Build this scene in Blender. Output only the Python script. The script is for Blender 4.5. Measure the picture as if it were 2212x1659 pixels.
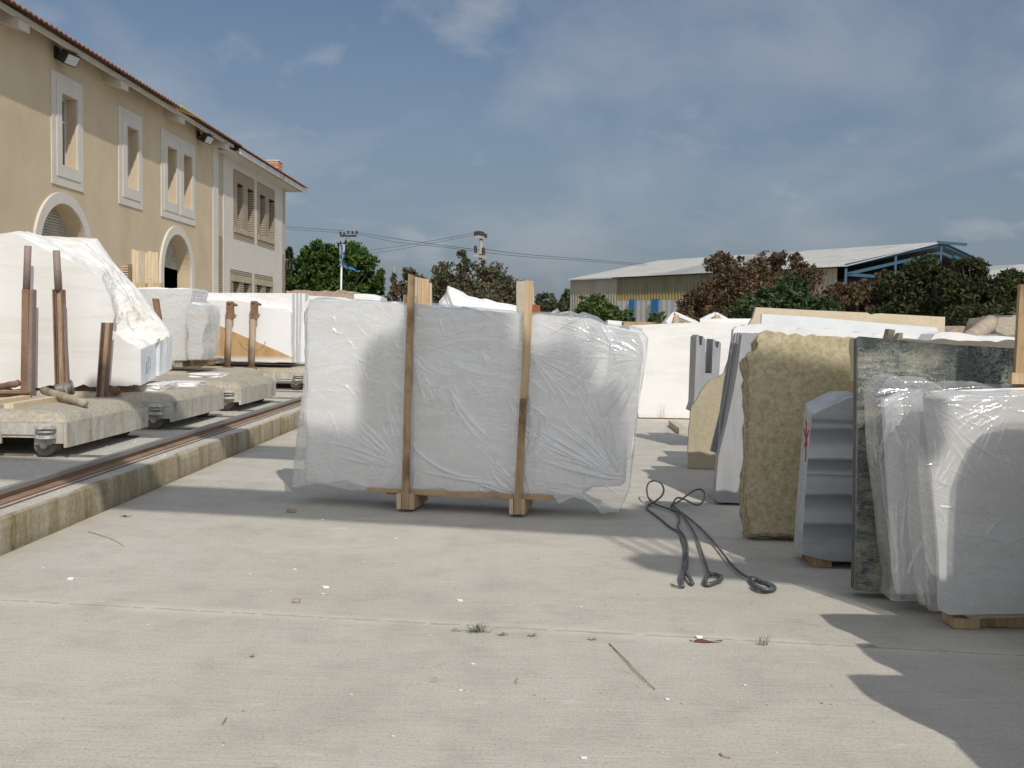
import bpy, math, random
import numpy as np
from mathutils import Vector, Matrix, noise as mnoise
for o in list(bpy.data.objects): bpy.data.objects.remove(o)
SC = bpy.context.scene
COL = SC.collection
PI = math.pi

# ------------------------------------------------------------------ camera
F = 2150.0; EYE = 1.6
cam = bpy.data.cameras.new("camera"); cam.sensor_width = 36; cam.lens = 36 * F / 2212
cam.clip_start = 0.05; cam.clip_end = 2000
camo = bpy.data.objects.new("camera", cam); COL.objects.link(camo)
ROT = Matrix.Rotation(math.radians(1.04), 3, 'Z') @ Matrix.Rotation(PI/2 - math.radians(3.26), 3, 'X') @ Matrix.Rotation(math.radians(0.97), 3, 'Z')
camo.matrix_world = Matrix.Translation((0, 0, EYE)) @ ROT.to_4x4()
SC.camera = camo
SC.render.resolution_x = 1024; SC.render.resolution_y = 768

# ------------------------------------------------------------------ light
SUNV = Vector((0.40, -1.0, 1.0)).normalized()
ELEV = math.asin(SUNV.z); AZ = math.atan2(SUNV.x, SUNV.y)
sl = bpy.data.lights.new("sun", 'SUN'); sl.energy = 3.5; sl.angle = math.radians(0.55); sl.color = (1.0, 0.95, 0.875)
so = bpy.data.objects.new("sun", sl); COL.objects.link(so)
so.rotation_euler = SUNV.to_track_quat('Z', 'Y').to_euler(); so.location = (5, -5, 20)

W = bpy.data.worlds.new("World"); SC.world = W; W.use_nodes = True
nt = W.node_tree; N = nt.nodes; L = nt.links; N.clear()
out = N.new('ShaderNodeOutputWorld'); bg = N.new('ShaderNodeBackground'); bg.inputs[1].default_value = 0.112
sky = N.new('ShaderNodeTexSky'); sky.sky_type = 'NISHITA'; sky.sun_disc = False
sky.sun_elevation = ELEV; sky.sun_rotation = AZ
sky.air_density = 1.0; sky.dust_density = 1.6; sky.ozone_density = 2.0; sky.altitude = 50
tc = N.new('ShaderNodeTexCoord')
sep = N.new('ShaderNodeSeparateXYZ'); L.new(tc.outputs['Generated'], sep.inputs[0])
ad = N.new('ShaderNodeMath'); ad.operation = 'ADD'; ad.inputs[1].default_value = 0.42; L.new(sep.outputs[2], ad.inputs[0])
dx = N.new('ShaderNodeMath'); dx.operation = 'DIVIDE'; L.new(sep.outputs[0], dx.inputs[0]); L.new(ad.outputs[0], dx.inputs[1])
dy = N.new('ShaderNodeMath'); dy.operation = 'DIVIDE'; L.new(sep.outputs[1], dy.inputs[0]); L.new(ad.outputs[0], dy.inputs[1])
cb = N.new('ShaderNodeCombineXYZ'); L.new(dx.outputs[0], cb.inputs[0]); L.new(dy.outputs[0], cb.inputs[1]); cb.inputs[2].default_value = 5.1
n1 = N.new('ShaderNodeTexNoise'); n1.inputs['Scale'].default_value = 2.6; n1.inputs['Detail'].default_value = 9; n1.inputs['Roughness'].default_value = 0.52; n1.inputs['Distortion'].default_value = 0.25
L.new(cb.outputs[0], n1.inputs['Vector'])
r1 = N.new('ShaderNodeValToRGB'); r1.color_ramp.elements[0].position = 0.49; r1.color_ramp.elements[1].position = 0.74
r1.color_ramp.elements[0].color = (0, 0, 0, 1); r1.color_ramp.elements[1].color = (0.55, 0.55, 0.55, 1)
L.new(n1.outputs['Fac'], r1.inputs[0])
mx = N.new('ShaderNodeMixRGB'); L.new(r1.outputs[0], mx.inputs[0])
hs = N.new('ShaderNodeHueSaturation'); hs.inputs['Saturation'].default_value = 0.98; hs.inputs['Value'].default_value = 0.74
L.new(sky.outputs[0], hs.inputs['Color']); 
hz = N.new('ShaderNodeMapRange'); hz.inputs[1].default_value = -.02; hz.inputs[2].default_value = .30; hz.inputs[3].default_value = .9; hz.inputs[4].default_value = .05; L.new(sep.outputs[2], hz.inputs[0])
hm = N.new('ShaderNodeMixRGB'); L.new(hz.outputs[0], hm.inputs[0]); L.new(hs.outputs[0], hm.inputs[1]); hm.inputs[2].default_value = (2.05, 2.5, 3.2, 1); L.new(hm.outputs[0], mx.inputs[1])
# added clouds on the sun's side, unseen behind the viewer, brightened to fill shade
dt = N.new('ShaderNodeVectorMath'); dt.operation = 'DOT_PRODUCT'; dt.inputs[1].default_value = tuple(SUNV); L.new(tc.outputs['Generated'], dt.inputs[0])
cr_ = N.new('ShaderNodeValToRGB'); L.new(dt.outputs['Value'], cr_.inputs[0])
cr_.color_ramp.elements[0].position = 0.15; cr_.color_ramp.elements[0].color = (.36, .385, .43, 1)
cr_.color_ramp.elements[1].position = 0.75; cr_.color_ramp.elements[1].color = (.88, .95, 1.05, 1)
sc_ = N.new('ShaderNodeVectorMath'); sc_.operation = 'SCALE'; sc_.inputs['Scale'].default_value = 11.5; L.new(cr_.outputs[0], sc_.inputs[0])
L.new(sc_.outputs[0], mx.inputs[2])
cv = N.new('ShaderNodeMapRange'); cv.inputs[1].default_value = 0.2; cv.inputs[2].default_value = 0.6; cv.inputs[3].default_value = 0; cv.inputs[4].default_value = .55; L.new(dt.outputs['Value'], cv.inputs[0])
n2 = N.new('ShaderNodeTexNoise'); n2.inputs['Scale'].default_value = 6.5; n2.inputs['Detail'].default_value = 6; n2.inputs['Roughness'].default_value = .5; L.new(cb.outputs[0], n2.inputs['Vector'])
r2 = N.new('ShaderNodeValToRGB'); r2.color_ramp.elements[0].position = .55; r2.color_ramp.elements[1].position = .72; r2.color_ramp.elements[1].color = (.55, .55, .55, 1); L.new(n2.outputs['Fac'], r2.inputs[0])
pf = N.new('ShaderNodeMath'); pf.operation = 'MAXIMUM'; L.new(r1.outputs[0], pf.inputs[0]); L.new(r2.outputs[0], pf.inputs[1])
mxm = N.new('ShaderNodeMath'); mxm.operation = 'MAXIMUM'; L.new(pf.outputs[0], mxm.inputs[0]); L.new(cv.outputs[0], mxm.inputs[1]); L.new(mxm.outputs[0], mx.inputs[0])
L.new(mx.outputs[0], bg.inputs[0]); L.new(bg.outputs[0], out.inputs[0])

SC.view_settings.view_transform = 'Standard'; SC.view_settings.look = 'None'
SC.view_settings.gamma = 1.0; SC.view_settings.exposure = -0.2
SC.render.engine = 'CYCLES'
SC.cycles.max_bounces = 8; SC.cycles.transparent_max_bounces = 16

# ------------------------------------------------------------------ geometry helpers
CP = Vector((0, 0, EYE))
def ray(u, v): return ROT @ Vector(((u - 1106) / F, -(v - 829.5) / F, -1))
def at(u, v, Y): r = ray(u, v); return CP + r * (Y / r.y)
def gz(u, v, z=0.0): r = ray(u, v); return CP + r * ((z - EYE) / r.z)
def ax(u, v, X): r = ray(u, v); return CP + r * (X / r.x)
# reading frames: enlarged views of the photo -> one common frame
c1 = lambda x, y: (x*.3125, y*.3125)
c1b = lambda x, y: (x*.17705, 483.9 + y*.17705)
c2 = lambda x, y: (x*.3125, 483.9 + y*.3125)
c3 = lambda x, y: (432 + x*.2292, 276.5 + y*.2292)
c3b = lambda x, y: (345.6 + x*.2083, 483.9 + y*.2083)
c4 = lambda x, y: (259.2 + x*.1953, 587.5 + y*.1953)
cm = lambda x, y: (561.6 + x*.3906, 553 + y*.3906)
cw = lambda x, y: (777.6 + x*.1953, 553 + y*.1953)
c5 = lambda x, y: (604.8 + x*.293, 432 + y*.293)
c6 = lambda x, y: (1209.6 + x*.4531, 483.9 + y*.4531)
c7 = lambda x, y: (1347.8 + x*.4166, 656.6 + y*.4166)
c8 = lambda x, y: (1468.8 + x*.336, 639.4 + y*.336)
cs = lambda x, y: (1296 + x*.1953, 993.6 + y*.1953)
cr = lambda x, y: (1987 + x*.1562, 604.8 + y*.1562)

class PL:
    """upright plane through (x0,y0) turned by ang degrees about Z; n points to the viewer side"""
    def __init__(s, x0, y0, ang=0.0):
        a = math.radians(ang); s.p = Vector((x0, y0, 0)); s.d = Vector((math.cos(a), math.sin(a), 0)); s.n = Vector((math.sin(a), -math.cos(a), 0))
    def hit(s, u, v, off=0.0):
        r = ray(u, v); t = (s.p + s.n*off - CP).dot(s.n) / r.dot(s.n); return CP + r*t
    def sz(s, P): return ((P - s.p).dot(s.d), P.z)
    def w(s, a, z, off=0.0): return s.p + s.d*a + s.n*off + Vector((0, 0, z))

def setp(o, label=None, cat=None, group=None, kind=None):
    if label: o['label'] = label
    if cat: o['category'] = cat
    if group: o['group'] = group
    if kind: o['kind'] = kind
    return o
def thing(name, label, cat, loc, group=None):
    o = bpy.data.objects.new(name, None); COL.objects.link(o); o.location = Vector(loc); o.empty_display_size = .2
    return setp(o, label, cat, group)
def wloc(o):
    v = Vector((0, 0, 0))
    while o is not None: v += Vector(o.location); o = o.parent
    return v
def mob(name, verts, faces, mat, parent=None, smooth=False, mats=None, fm=None):
    if parent is not None: org = wloc(parent); loc = Vector((0, 0, 0))
    else:
        a = np.array([tuple(v) for v in verts]); mn = a.min(0); mxx = a.max(0)
        org = Vector(((mn[0]+mxx[0])/2, (mn[1]+mxx[1])/2, mn[2])); loc = org
    me = bpy.data.meshes.new(name)
    me.from_pydata([tuple(Vector(v) - org) for v in verts], [], faces)
    for m in (mats or [mat]): me.materials.append(m)
    if fm: me.polygons.foreach_set('material_index', fm)
    if smooth: me.polygons.foreach_set('use_smooth', [True]*len(me.polygons))
    me.update()
    o = bpy.data.objects.new(name, me); COL.objects.link(o); o.location = loc
    if parent is not None: o.parent = parent
    return o

class MB:
    def __init__(s): s.v = []; s.f = []; s.m = []; s.mi = 0
    def add(s, vs, fs):
        b = len(s.v); s.v += [Vector(v) for v in vs]; s.f += [[b + i for i in f] for f in fs]; s.m += [s.mi]*len(fs); return s
    def prism(s, pts, vec):
        n = len(pts); pts = [Vector(p) for p in pts]; vec = Vector(vec)
        return s.add(pts + [p + vec for p in pts], [list(range(n)), list(range(2*n-1, n-1, -1))] + [[i, i + n, (i + 1) % n + n, (i + 1) % n] for i in range(n)])
    def box(s, x0, x1, y0, y1, z0, z1): return s.prism([(x0, y0, z0), (x1, y0, z0), (x1, y0, z1), (x0, y0, z1)], (0, y1 - y0, 0))
    def cbox(s, x0, x1, y0, y1, z0, z1, c=.01):
        P = [(x0+c, z0), (x1-c, z0), (x1, z0+c), (x1, z1-c), (x1-c, z1), (x0+c, z1), (x0, z1-c), (x0, z0+c)]
        return s.prism([(x, y0, z) for x, z in P], (0, y1-y0, 0))
    def bar(s, a, b, w, h, up=(0, 0, 1)):
        a = Vector(a); b = Vector(b); d = (b - a).normalized(); up = Vector(up)
        if abs(d.dot(up)) > .98: up = Vector((0, 1, 0))
        x = d.cross(up).normalized(); y = x.cross(d).normalized()
        P = [a + x*sx*w/2 + y*sy*h/2 for sx, sy in ((-1, -1), (1, -1), (1, 1), (-1, 1))]
        return s.prism(P, b - a)
    def tube(s, pts, r, n=8, r2=None, caps=True):
        pts = [Vector(p) for p in pts]; m = len(pts); vs = []; prev = None
        for i, p in enumerate(pts):
            t = (pts[min(i+1, m-1)] - pts[max(i-1, 0)]).normalized()
            if prev is None:
                prev = t.orthogonal().normalized()
            x = (prev - t*prev.dot(t)); x = x.normalized() if x.length > 1e-6 else t.orthogonal().normalized(); prev = x; y = t.cross(x)
            rr = r if r2 is None else r + (r2 - r)*i/(m-1)
            for k in range(n):
                a = 2*PI*k/n; vs.append(p + (x*math.cos(a) + y*math.sin(a))*rr)
        fs = [[i*n + k, i*n + (k+1) % n, (i+1)*n + (k+1) % n, (i+1)*n + k] for i in range(m-1) for k in range(n)]
        if caps: fs += [list(range(n-1, -1, -1)), [(m-1)*n + k for k in range(n)]]
        return s.add(vs, fs)
    def cyl(s, a, b, r, n=20): return s.tube([a, b], r, n)
    def build(s, name, mat, parent=None, smooth=False, mats=None): return mob(name, s.v, s.f, mat, parent, smooth, mats, s.m if mats else None)

def spline(pts, k=8):
    pts = [Vector(p) for p in pts]; o = []
    for i in range(len(pts)-1):
        p0 = pts[max(i-1, 0)]; p1 = pts[i]; p2 = pts[i+1]; p3 = pts[min(i+2, len(pts)-1)]
        for j in range(k):
            t = j/k
            o.append(.5*((2*p1) + (p2-p0)*t + (2*p0-5*p1+4*p2-p3)*t*t + (3*p1-p0-3*p2+p3)*t**3))
    o.append(pts[-1]); return o
def rough(pts, amp, step, seed=0, skip=()):
    """break the edges of a 2D outline and shift the new points; skip = edges left straight"""
    rnd = random.Random(seed); o = []; n = len(pts)
    for i in range(n):
        a = pts[i]; b = pts[(i+1) % n]; dx = b[0]-a[0]; dy = b[1]-a[1]; ln = math.hypot(dx, dy); k = max(1, int(ln/step)); o.append(a)
        if i in skip: continue
        for j in range(1, k):
            t = j/k + rnd.uniform(-.25, .25)/k; e = rnd.uniform(-amp, amp) + amp*.8*math.sin(j*1.7 + seed)
            o.append((a[0]+dx*t - dy/ln*e, a[1]+dy*t + dx/ln*e))
    return o
def slab(name, uv, pl, th, mat, parent=None, off=0.0, amp=0.0, step=.06, seed=0, skip=(), da=0, dz=0):
    """stone slab: outline read in the photo, laid on its own upright plane, with real thickness th"""
    P = [pl.sz(pl.hit(u, v, off)) for u, v in uv]
    P = [(a+da, z+dz) for a, z in P]
    if amp: P = rough(P, amp, step, seed, skip)
    b = MB(); b.prism([pl.w(a, max(z, .004), off) for a, z in P], -pl.n*th)
    return b.build(name, mat, parent)

# ------------------------------------------------------------------ materials
def newmat(name, col, r=.6, spec=.5, metal=0):
    m = bpy.data.materials.new(name); m.use_nodes = True; b = m.node_tree.nodes['Principled BSDF']
    b.inputs['Base Color'].default_value = (*col, 1); b.inputs['Roughness'].default_value = r
    b.inputs['Metallic'].default_value = metal; b.inputs['Specular IOR Level'].default_value = spec
    return m, m.node_tree, b
def pos(nt, scale=(1, 1, 1), rot=(0, 0, 0)):
    g = nt.nodes.new('ShaderNodeNewGeometry'); mp = nt.nodes.new('ShaderNodeMapping')
    mp.inputs['Scale'].default_value = scale; mp.inputs['Rotation'].default_value = rot
    nt.links.new(g.outputs['Position'], mp.inputs['Vector']); return mp.outputs[0]
def noi(nt, vec, scale, detail=4, rough=.55, dist=0.0):
    n = nt.nodes.new('ShaderNodeTexNoise'); n.inputs['Scale'].default_value = scale; n.inputs['Detail'].default_value = detail
    n.inputs['Roughness'].default_value = rough; n.inputs['Distortion'].default_value = dist
    nt.links.new(vec, n.inputs['Vector']); return n.outputs['Fac']
def ramp(nt, fac, stops):
    r = nt.nodes.new('ShaderNodeValToRGB'); e = r.color_ramp.elements
    while len(e) < len(stops): e.new(.5)
    for i, (p, c) in enumerate(stops):
        e[i].position = p; e[i].color = (*c, 1) if not isinstance(c, (int, float)) else (c, c, c, 1)
    nt.links.new(fac, r.inputs[0]); return r.outputs[0]
def mix(nt, fac, a, b, mode='MIX'):
    m = nt.nodes.new('ShaderNodeMixRGB'); m.blend_type = mode
    for i, x in enumerate((fac, a, b)):
        if isinstance(x, (int, float)): m.inputs[i].default_value = x
        elif isinstance(x, tuple): m.inputs[i].default_value = (*x, 1)
        else: nt.links.new(x, m.inputs[i])
    return m.outputs[0]
def mth(nt, op, a, b=0.0):
    m = nt.nodes.new('ShaderNodeMath'); m.operation = op
    for i, x in enumerate((a, b)):
        if isinstance(x, (int, float)): m.inputs[i].default_value = x
        else: nt.links.new(x, m.inputs[i])
    return m.outputs[0]
def bump(nt, b, h, strength=.3, dist=.01):
    n = nt.nodes.new('ShaderNodeBump'); n.inputs['Strength'].default_value = strength; n.inputs['Distance'].default_value = dist
    nt.links.new(h, n.inputs['Height']); nt.links.new(n.outputs[0], b.inputs['Normal'])
def stone(name, cols, scale=3, sc=(1, 1, 1), rot=(0, 0, 0), r=.55, fine=None, bmp=.25, dist=0.0, lo=.3, hi=.7, bscale=40):
    m, t, b = newmat(name, cols[0], r)
    v = pos(t, sc, rot); f = noi(t, v, scale, 6, .6, dist)
    k = len(cols); c = ramp(t, f, [(lo + (hi-lo)*i/max(1, k-1), cols[i]) for i in range(k)])
    if fine: c = mix(t, fine[1], c, ramp(t, noi(t, pos(t), fine[0], 3), [(.35, 0.35), (.65, 1.0)]), 'MULTIPLY')
    t.links.new(c, b.inputs['Base Color'])
    bump(t, b, noi(t, pos(t), bscale, 5), bmp, .01); return m

# yard concrete: brushed lines across, stains, a rough joint
def concrete_yard():
    m, t, b = newmat('yard_concrete', (.45, .42, .36), .85, .3)
    big = noi(t, pos(t), .55, 5, .6); mid = noi(t, pos(t), 3.2, 6, .65); grit = noi(t, pos(t), 70, 3, .7)
    c = ramp(t, big, [(.25, (.465, .434, .37)), (.5, (.535, .50, .43)), (.75, (.59, .557, .485))])
    c = mix(t, .5, c, ramp(t, mid, [(.3, .70), (.5, .94), (.75, 1.05)]), 'MULTIPLY')
    br = noi(t, pos(t, (1.3, 34, 1), (0, 0, math.radians(6))), 2.2, 5, .7)
    c = mix(t, .6, c, ramp(t, br, [(.32, .74), (.5, .96), (.66, 1.06)]), 'MULTIPLY')
    c = mix(t, .45, c, ramp(t, grit, [(.32, .45), (.5, 1.0), (.72, 1.04)]), 'MULTIPLY')
    # pale rubbed patches and white dust specks
    pt = ramp(t, noi(t, pos(t, (1, 2.2, 1)), 1.7, 7, .7, .4), [(.62, 0.0), (.70, 1.0)])
    c = mix(t, mth(t, 'MULTIPLY', pt, .5), c, (.64, .62, .56))
    dk = ramp(t, noi(t, pos(t, (1, 1.6, 1)), .9, 6, .7, .8), [(.60, 0.0), (.72, 1.0)])
    c = mix(t, mth(t, 'MULTIPLY', dk, .35), c, (.34, .32, .27))
    vo = t.nodes.new('ShaderNodeTexVoronoi'); vo.inputs['Scale'].default_value = 9; t.links.new(pos(t), vo.inputs['Vector'])
    sp = mth(t, 'LESS_THAN', vo.outputs['Distance'], .03); sp = mth(t, 'MULTIPLY', sp, mth(t, 'GREATER_THAN', noi(t, pos(t), 1.1, 2), .6))
    c = mix(t, mth(t, 'MULTIPLY', sp, .5), c, (.68, .66, .62))
    # joints: line y = a + b x, wobbling a little
    g = t.nodes.new('ShaderNodeNewGeometry'); s = t.nodes.new('ShaderNodeSeparateXYZ'); t.links.new(g.outputs['Position'], s.inputs[0])
    # stone dust and washed-down stains along the platform foot
    ed = ramp(t, mth(t, 'ADD', mth(t, 'ADD', s.outputs[0], 3.6), mth(t, 'MULTIPLY', mth(t, 'SUBTRACT', mid, .5), .5)), [(0.0, 1.0), (.28, 0.0)])
    c = mix(t, mth(t, 'MULTIPLY', ed, .6), c, (.40, .34, .25))
    # faint wheel tracks running along the yard
    tr_ = ramp(t, noi(t, pos(t, (3.2, .10, 1), (0, 0, .12)), 1.1, 4, .55), [(.56, 0.0), (.68, 1.0)])
    c = mix(t, mth(t, 'MULTIPLY', mth(t, 'MULTIPLY', tr_, big), .35), c, (.38, .35, .30))
    # hairline cracks
    vc = t.nodes.new('ShaderNodeTexVoronoi'); vc.feature = 'DISTANCE_TO_EDGE'; vc.inputs['Scale'].default_value = .42
    wv = t.nodes.new('ShaderNodeVectorMath'); wv.operation = 'ADD'; nz3 = t.nodes.new('ShaderNodeTexNoise'); nz3.inputs['Scale'].default_value = 3; nz3.inputs['Detail'].default_value = 6; t.links.new(pos(t), nz3.inputs['Vector']); t.links.new(pos(t), wv.inputs[0]); t.links.new(nz3.outputs['Color'], wv.inputs[1]); t.links.new(wv.outputs[0], vc.inputs['Vector'])
    hc_ = mth(t, 'MULTIPLY', mth(t, 'LESS_THAN', vc.outputs['Distance'], .0016), mth(t, 'GREATER_THAN', noi(t, pos(t), .8, 2), .53))
    c = mix(t, mth(t, 'MULTIPLY', hc_, .45), c, (.28, .25, .2))
    wob = mth(t, 'MULTIPLY', mth(t, 'SUBTRACT', noi(t, pos(t), 6, 5, .7), .5), .05)
    hsum = None
    for a0, b0, wd in ((5.218, -.106, .011), (9.75, -.11, .012), (.9, -.106, .011), (14.2, -.106, .012)):
        d = mth(t, 'SUBTRACT', s.outputs[1], mth(t, 'ADD', mth(t, 'MULTIPLY', s.outputs[0], b0), a0))
        d = mth(t, 'ABSOLUTE', mth(t, 'ADD', d, wob))
        k = mth(t, 'LESS_THAN', d, wd); halo = ramp(t, d, [(0.0, 1.0), (.10, 0.0)])
        c = mix(t, mth(t, 'MULTIPLY', mth(t, 'MULTIPLY', halo, .8), ramp(t, mid, [(.35, .2), (.6, 1.0)])), c, (.62, .58, .50))
        crk = mth(t, 'MULTIPLY', k, mth(t, 'GREATER_THAN', noi(t, pos(t), 14, 3), .42))
        c = mix(t, mth(t, 'MULTIPLY', crk, .6), c, (.30, .27, .22))
        hsum = k if hsum is None else mth(t, 'ADD', hsum, k)
    t.links.new(c, b.inputs['Base Color'])
    h = mth(t, 'SUBTRACT', mth(t, 'ADD', mth(t, 'MULTIPLY', br, .6), mth(t, 'MULTIPLY', grit, .5)), mth(t, 'MULTIPLY', hsum, 1.5))
    bump(t, b, h, .55, .006); return m
M = {}
M['yard'] = concrete_yard()
M['platform'] = stone('platform_concrete', [(.46, .43, .37), (.56, .53, .46), (.50, .47, .41)], 1.2, fine=(30, .35), r=.85)
def kerbmat():
    m, t, b = newmat('stained_concrete', (.4, .36, .28), .9, .3)
    v = noi(t, pos(t, (1, 4, .7)), 1.6, 6, .65)
    c = ramp(t, v, [(.3, (.20, .145, .07)), (.48, (.37, .31, .20)), (.7, (.46, .42, .33))])
    c = mix(t, .4, c, ramp(t, noi(t, pos(t), 25, 4), [(.35, .55), (.6, 1.0)]), 'MULTIPLY')
    t.links.new(c, b.inputs['Base Color']); bump(t, b, noi(t, pos(t), 18, 6, .7), .6, .02); return m
M['kerb'] = kerbmat()
M['earth'] = stone('dry_earth', [(.22, .18, .12), (.30, .25, .17), (.16, .16, .09)], .5, r=.95)
def rendermat():
    m, t, b = newmat('peach_render', (.6, .47, .33), .9, .3)
    c = ramp(t, noi(t, pos(t), .9, 5), [(.3, (.57, .46, .315)), (.5, (.61, .495, .34)), (.7, (.64, .525, .37))])
    c = mix(t, .3, c, ramp(t, noi(t, pos(t, (1, 1.2, .5)), 1.1, 7, .7), [(.35, .80), (.55, 1.0)]), 'MULTIPLY')
    c = mix(t, .25, c, ramp(t, noi(t, pos(t), 60, 3), [(.35, .6), (.6, 1.0)]), 'MULTIPLY')
    t.links.new(c, b.inputs['Base Color']); bump(t, b, noi(t, pos(t), 50, 4), .3, .01); return m
M['render'] = rendermat() if True else stone('peach_render', [(.60, .465, .325), (.64, .50, .355), (.67, .53, .385)], .9, fine=(60, .12), r=.9)
M['trim'] = stone('cream_trim', [(.60, .56, .49), (.68, .64, .57)], 1.5, fine=(30, .12), r=.85)
M['endwall'] = stone('cream_wall', [(.55, .51, .44), (.64, .60, .53), (.60, .56, .49)], .6, fine=(8, .12), r=.9)
M['soffit'] = stone('soffit_paint', [(.50, .47, .42), (.60, .56, .49)], 1.2, r=.85)
M['fascia_dirty'] = stone('streaked_white_fascia', [(.25, .24, .23), (.62, .61, .58), (.70, .69, .66)], 1.8, sc=(1, 2.5, .6), r=.8, lo=.34, hi=.52)
M['glass'] = newmat('dark_window_glass', (.025, .03, .035), .25, .2)[0]
M['alu'] = newmat('window_aluminium', (.55, .55, .54), .4)[0]
M['dark'] = newmat('interior_shade', (.012, .011, .010), .9)[0]  # near black colour stands in for the shade inside openings
M['black'] = newmat('black_metal', (.03, .03, .032), .5)[0]
M['lampglass'] = newmat('pale_lamp_glass', (.55, .57, .55), .15, .7)[0]
M['skylight'] = newmat('yellow_translucent_sheet', (.62, .55, .22), .5)[0]
def tilemat():
    m, t, b = newmat('clay_tiles', (.36, .13, .07), .85)
    c = ramp(t, noi(t, pos(t, (1, 1, 1)), 5, 4), [(.3, (.24, .09, .055)), (.5, (.38, .14, .075)), (.7, (.46, .20, .11))])
    t.links.new(c, b.inputs['Base Color']); bump(t, b, noi(t, pos(t), 20, 3), .3); return m
M['tile'] = tilemat(); M['tileunder'] = stone('roof_underside', [(.10, .07, .05), (.17, .12, .09)], 3, r=.9)
def brickmat(name, a, bcol, mort, rows):
    m, t, b = newmat(name, a, .9)
    g = t.nodes.new('ShaderNodeNewGeometry'); s = t.nodes.new('ShaderNodeSeparateXYZ'); t.links.new(g.outputs['Position'], s.inputs[0])
    cbn = t.nodes.new('ShaderNodeCombineXYZ'); t.links.new(mth(t, 'ADD', s.outputs[1], s.outputs[0]), cbn.inputs[0]); t.links.new(s.outputs[2], cbn.inputs[1])
    br = t.nodes.new('ShaderNodeTexBrick'); t.links.new(cbn.outputs[0], br.inputs['Vector'])
    br.inputs['Color1'].default_value = (*a, 1); br.inputs['Color2'].default_value = (*bcol, 1); br.inputs['Mortar'].default_value = (*mort, 1)
    br.inputs['Scale'].default_value = 1; br.inputs['Brick Width'].default_value = rows*3; br.inputs['Row Height'].default_value = rows
    br.inputs['Mortar Size'].default_value = rows*.16; br.inputs['Mortar Smooth'].default_value = .1
    t.links.new(br.outputs[0], b.inputs['Base Color']); bump(t, b, mth(t, 'SUBTRACT', 1.0, br.outputs['Fac']), .8, .02); return m
M['chimbrick'] = brickmat('orange_brick', (.42, .14, .06), (.5, .24, .12), (.42, .38, .32), .22)
M['strip'] = stone('tan_brick_course', [(.44, .36, .25), (.54, .46, .34), (.38, .30, .21)], 3, sc=(1, 2, 6), fine=(25, .3), r=.9)
M['mortar'] = newmat('dark_mortar', (.085, .065, .05), .95)[0]
def shuttermat():
    m, t, b = newmat('roller_shutter', (.45, .42, .36), .5)
    c = ramp(t, noi(t, pos(t), 3, 4), [(.3, (.36, .33, .28)), (.7, (.50, .47, .41))]); t.links.new(c, b.inputs['Base Color']); return m
M['shutter'] = shuttermat()
# stones
def marble(name, base, vein, vs=1.2, rot=(0, .5, 0), sc=(1, 1, 3), amt=.5, r=.45, bmp=.1, thin=(.49, .515)):
    m, t, b = newmat(name, base, r)
    f = noi(t, pos(t, sc, rot), vs, 7, .6, .8)
    v = ramp(t, f, [(thin[0]-.05, 0.0), ((thin[0]+thin[1])/2, 1.0), (thin[1]+.05, 0.0)])
    c = mix(t, mth(t, 'MULTIPLY', v, amt), base, vein)
    c = mix(t, .35, c, ramp(t, noi(t, pos(t), 2.5, 5), [(.3, .86), (.7, 1.0)]), 'MULTIPLY')
    t.links.new(c, b.inputs['Base Color']); bump(t, b, noi(t, pos(t), 60, 4), bmp, .004); return m
M['white'] = marble('white_marble', (.85, .845, .83), (.60, .54, .47), amt=.25)
M['white_vein'] = marble('veined_white_marble', (.80, .79, .76), (.60, .54, .46), vs=.9, rot=(0, -.7, 0), sc=(.35, 1, 2.2), amt=.25, thin=(.485, .50))
M['white_edge'] = stone('sawn_white_edge', [(.70, .72, .74), (.78, .79, .79)], 4, r=.6)
def brokenmat():
    m, t, b = newmat('broken_marble', (.8, .78, .73), .6)
    v = pos(t, (.35, 2.6, 2.2), (0, -.93, 0)); g = noi(t, v, 1.5, 6, .6, .4)
    c = ramp(t, g, [(.42, (.74, .735, .72)), (.53, (.72, .70, .65)), (.60, (.685, .64, .56)), (.66, (.73, .705, .66))])
    c = mix(t, .3, c, ramp(t, noi(t, v, 3.5, 5), [(.3, .82), (.6, 1.0)]), 'MULTIPLY')
    t.links.new(c, b.inputs['Base Color']); bump(t, b, noi(t, v, 4, 7, .6), .5, .03); return m
M['broken'] = brokenmat()
M['snow'] = stone('white_rubble_marble', [(.74, .73, .72), (.82, .81, .79)], 4, r=.7, bmp=.8, bscale=12)
def mottle():
    m, t, b = newmat('beige_limestone', (.45, .37, .22), .6)
    v = pos(t); f = noi(t, v, 30, 6, .7, .2); g = noi(t, v, 3.0, 4)
    c = ramp(t, f, [(.34, (.34, .275, .16)), (.47, (.445, .375, .225)), (.56, (.505, .44, .285)), (.68, (.58, .53, .39))])
    c = mix(t, .3, c, ramp(t, g, [(.35, (.80, .78, .70)), (.65, (1, 1, 1))]), 'MULTIPLY')
    t.links.new(c, b.inputs['Base Color']); bump(t, b, f, .04, .003); return m
M['beige'] = mottle()
M['cream'] = stone('cream_limestone', [(.60, .49, .33), (.66, .56, .40), (.64, .53, .37)], 3, fine=(30, .15), r=.6)
M['gritm'] = newmat('pale_grit', (.62, .60, .56), .9)[0]
M['tan'] = stone('tan_slab', [(.40, .345, .23), (.47, .41, .29)], 2.5, fine=(20, .2), r=.6)
M['greyslab'] = stone('grey_marble', [(.27, .275, .285), (.35, .355, .365), (.30, .305, .31)], 2.0, sc=(3, 3, .6), r=.5)
M['greyedge'] = stone('grey_sawn_edge', [(.27, .28, .30), (.36, .37, .39)], 6, sc=(6, 6, 1), r=.6)
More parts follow.
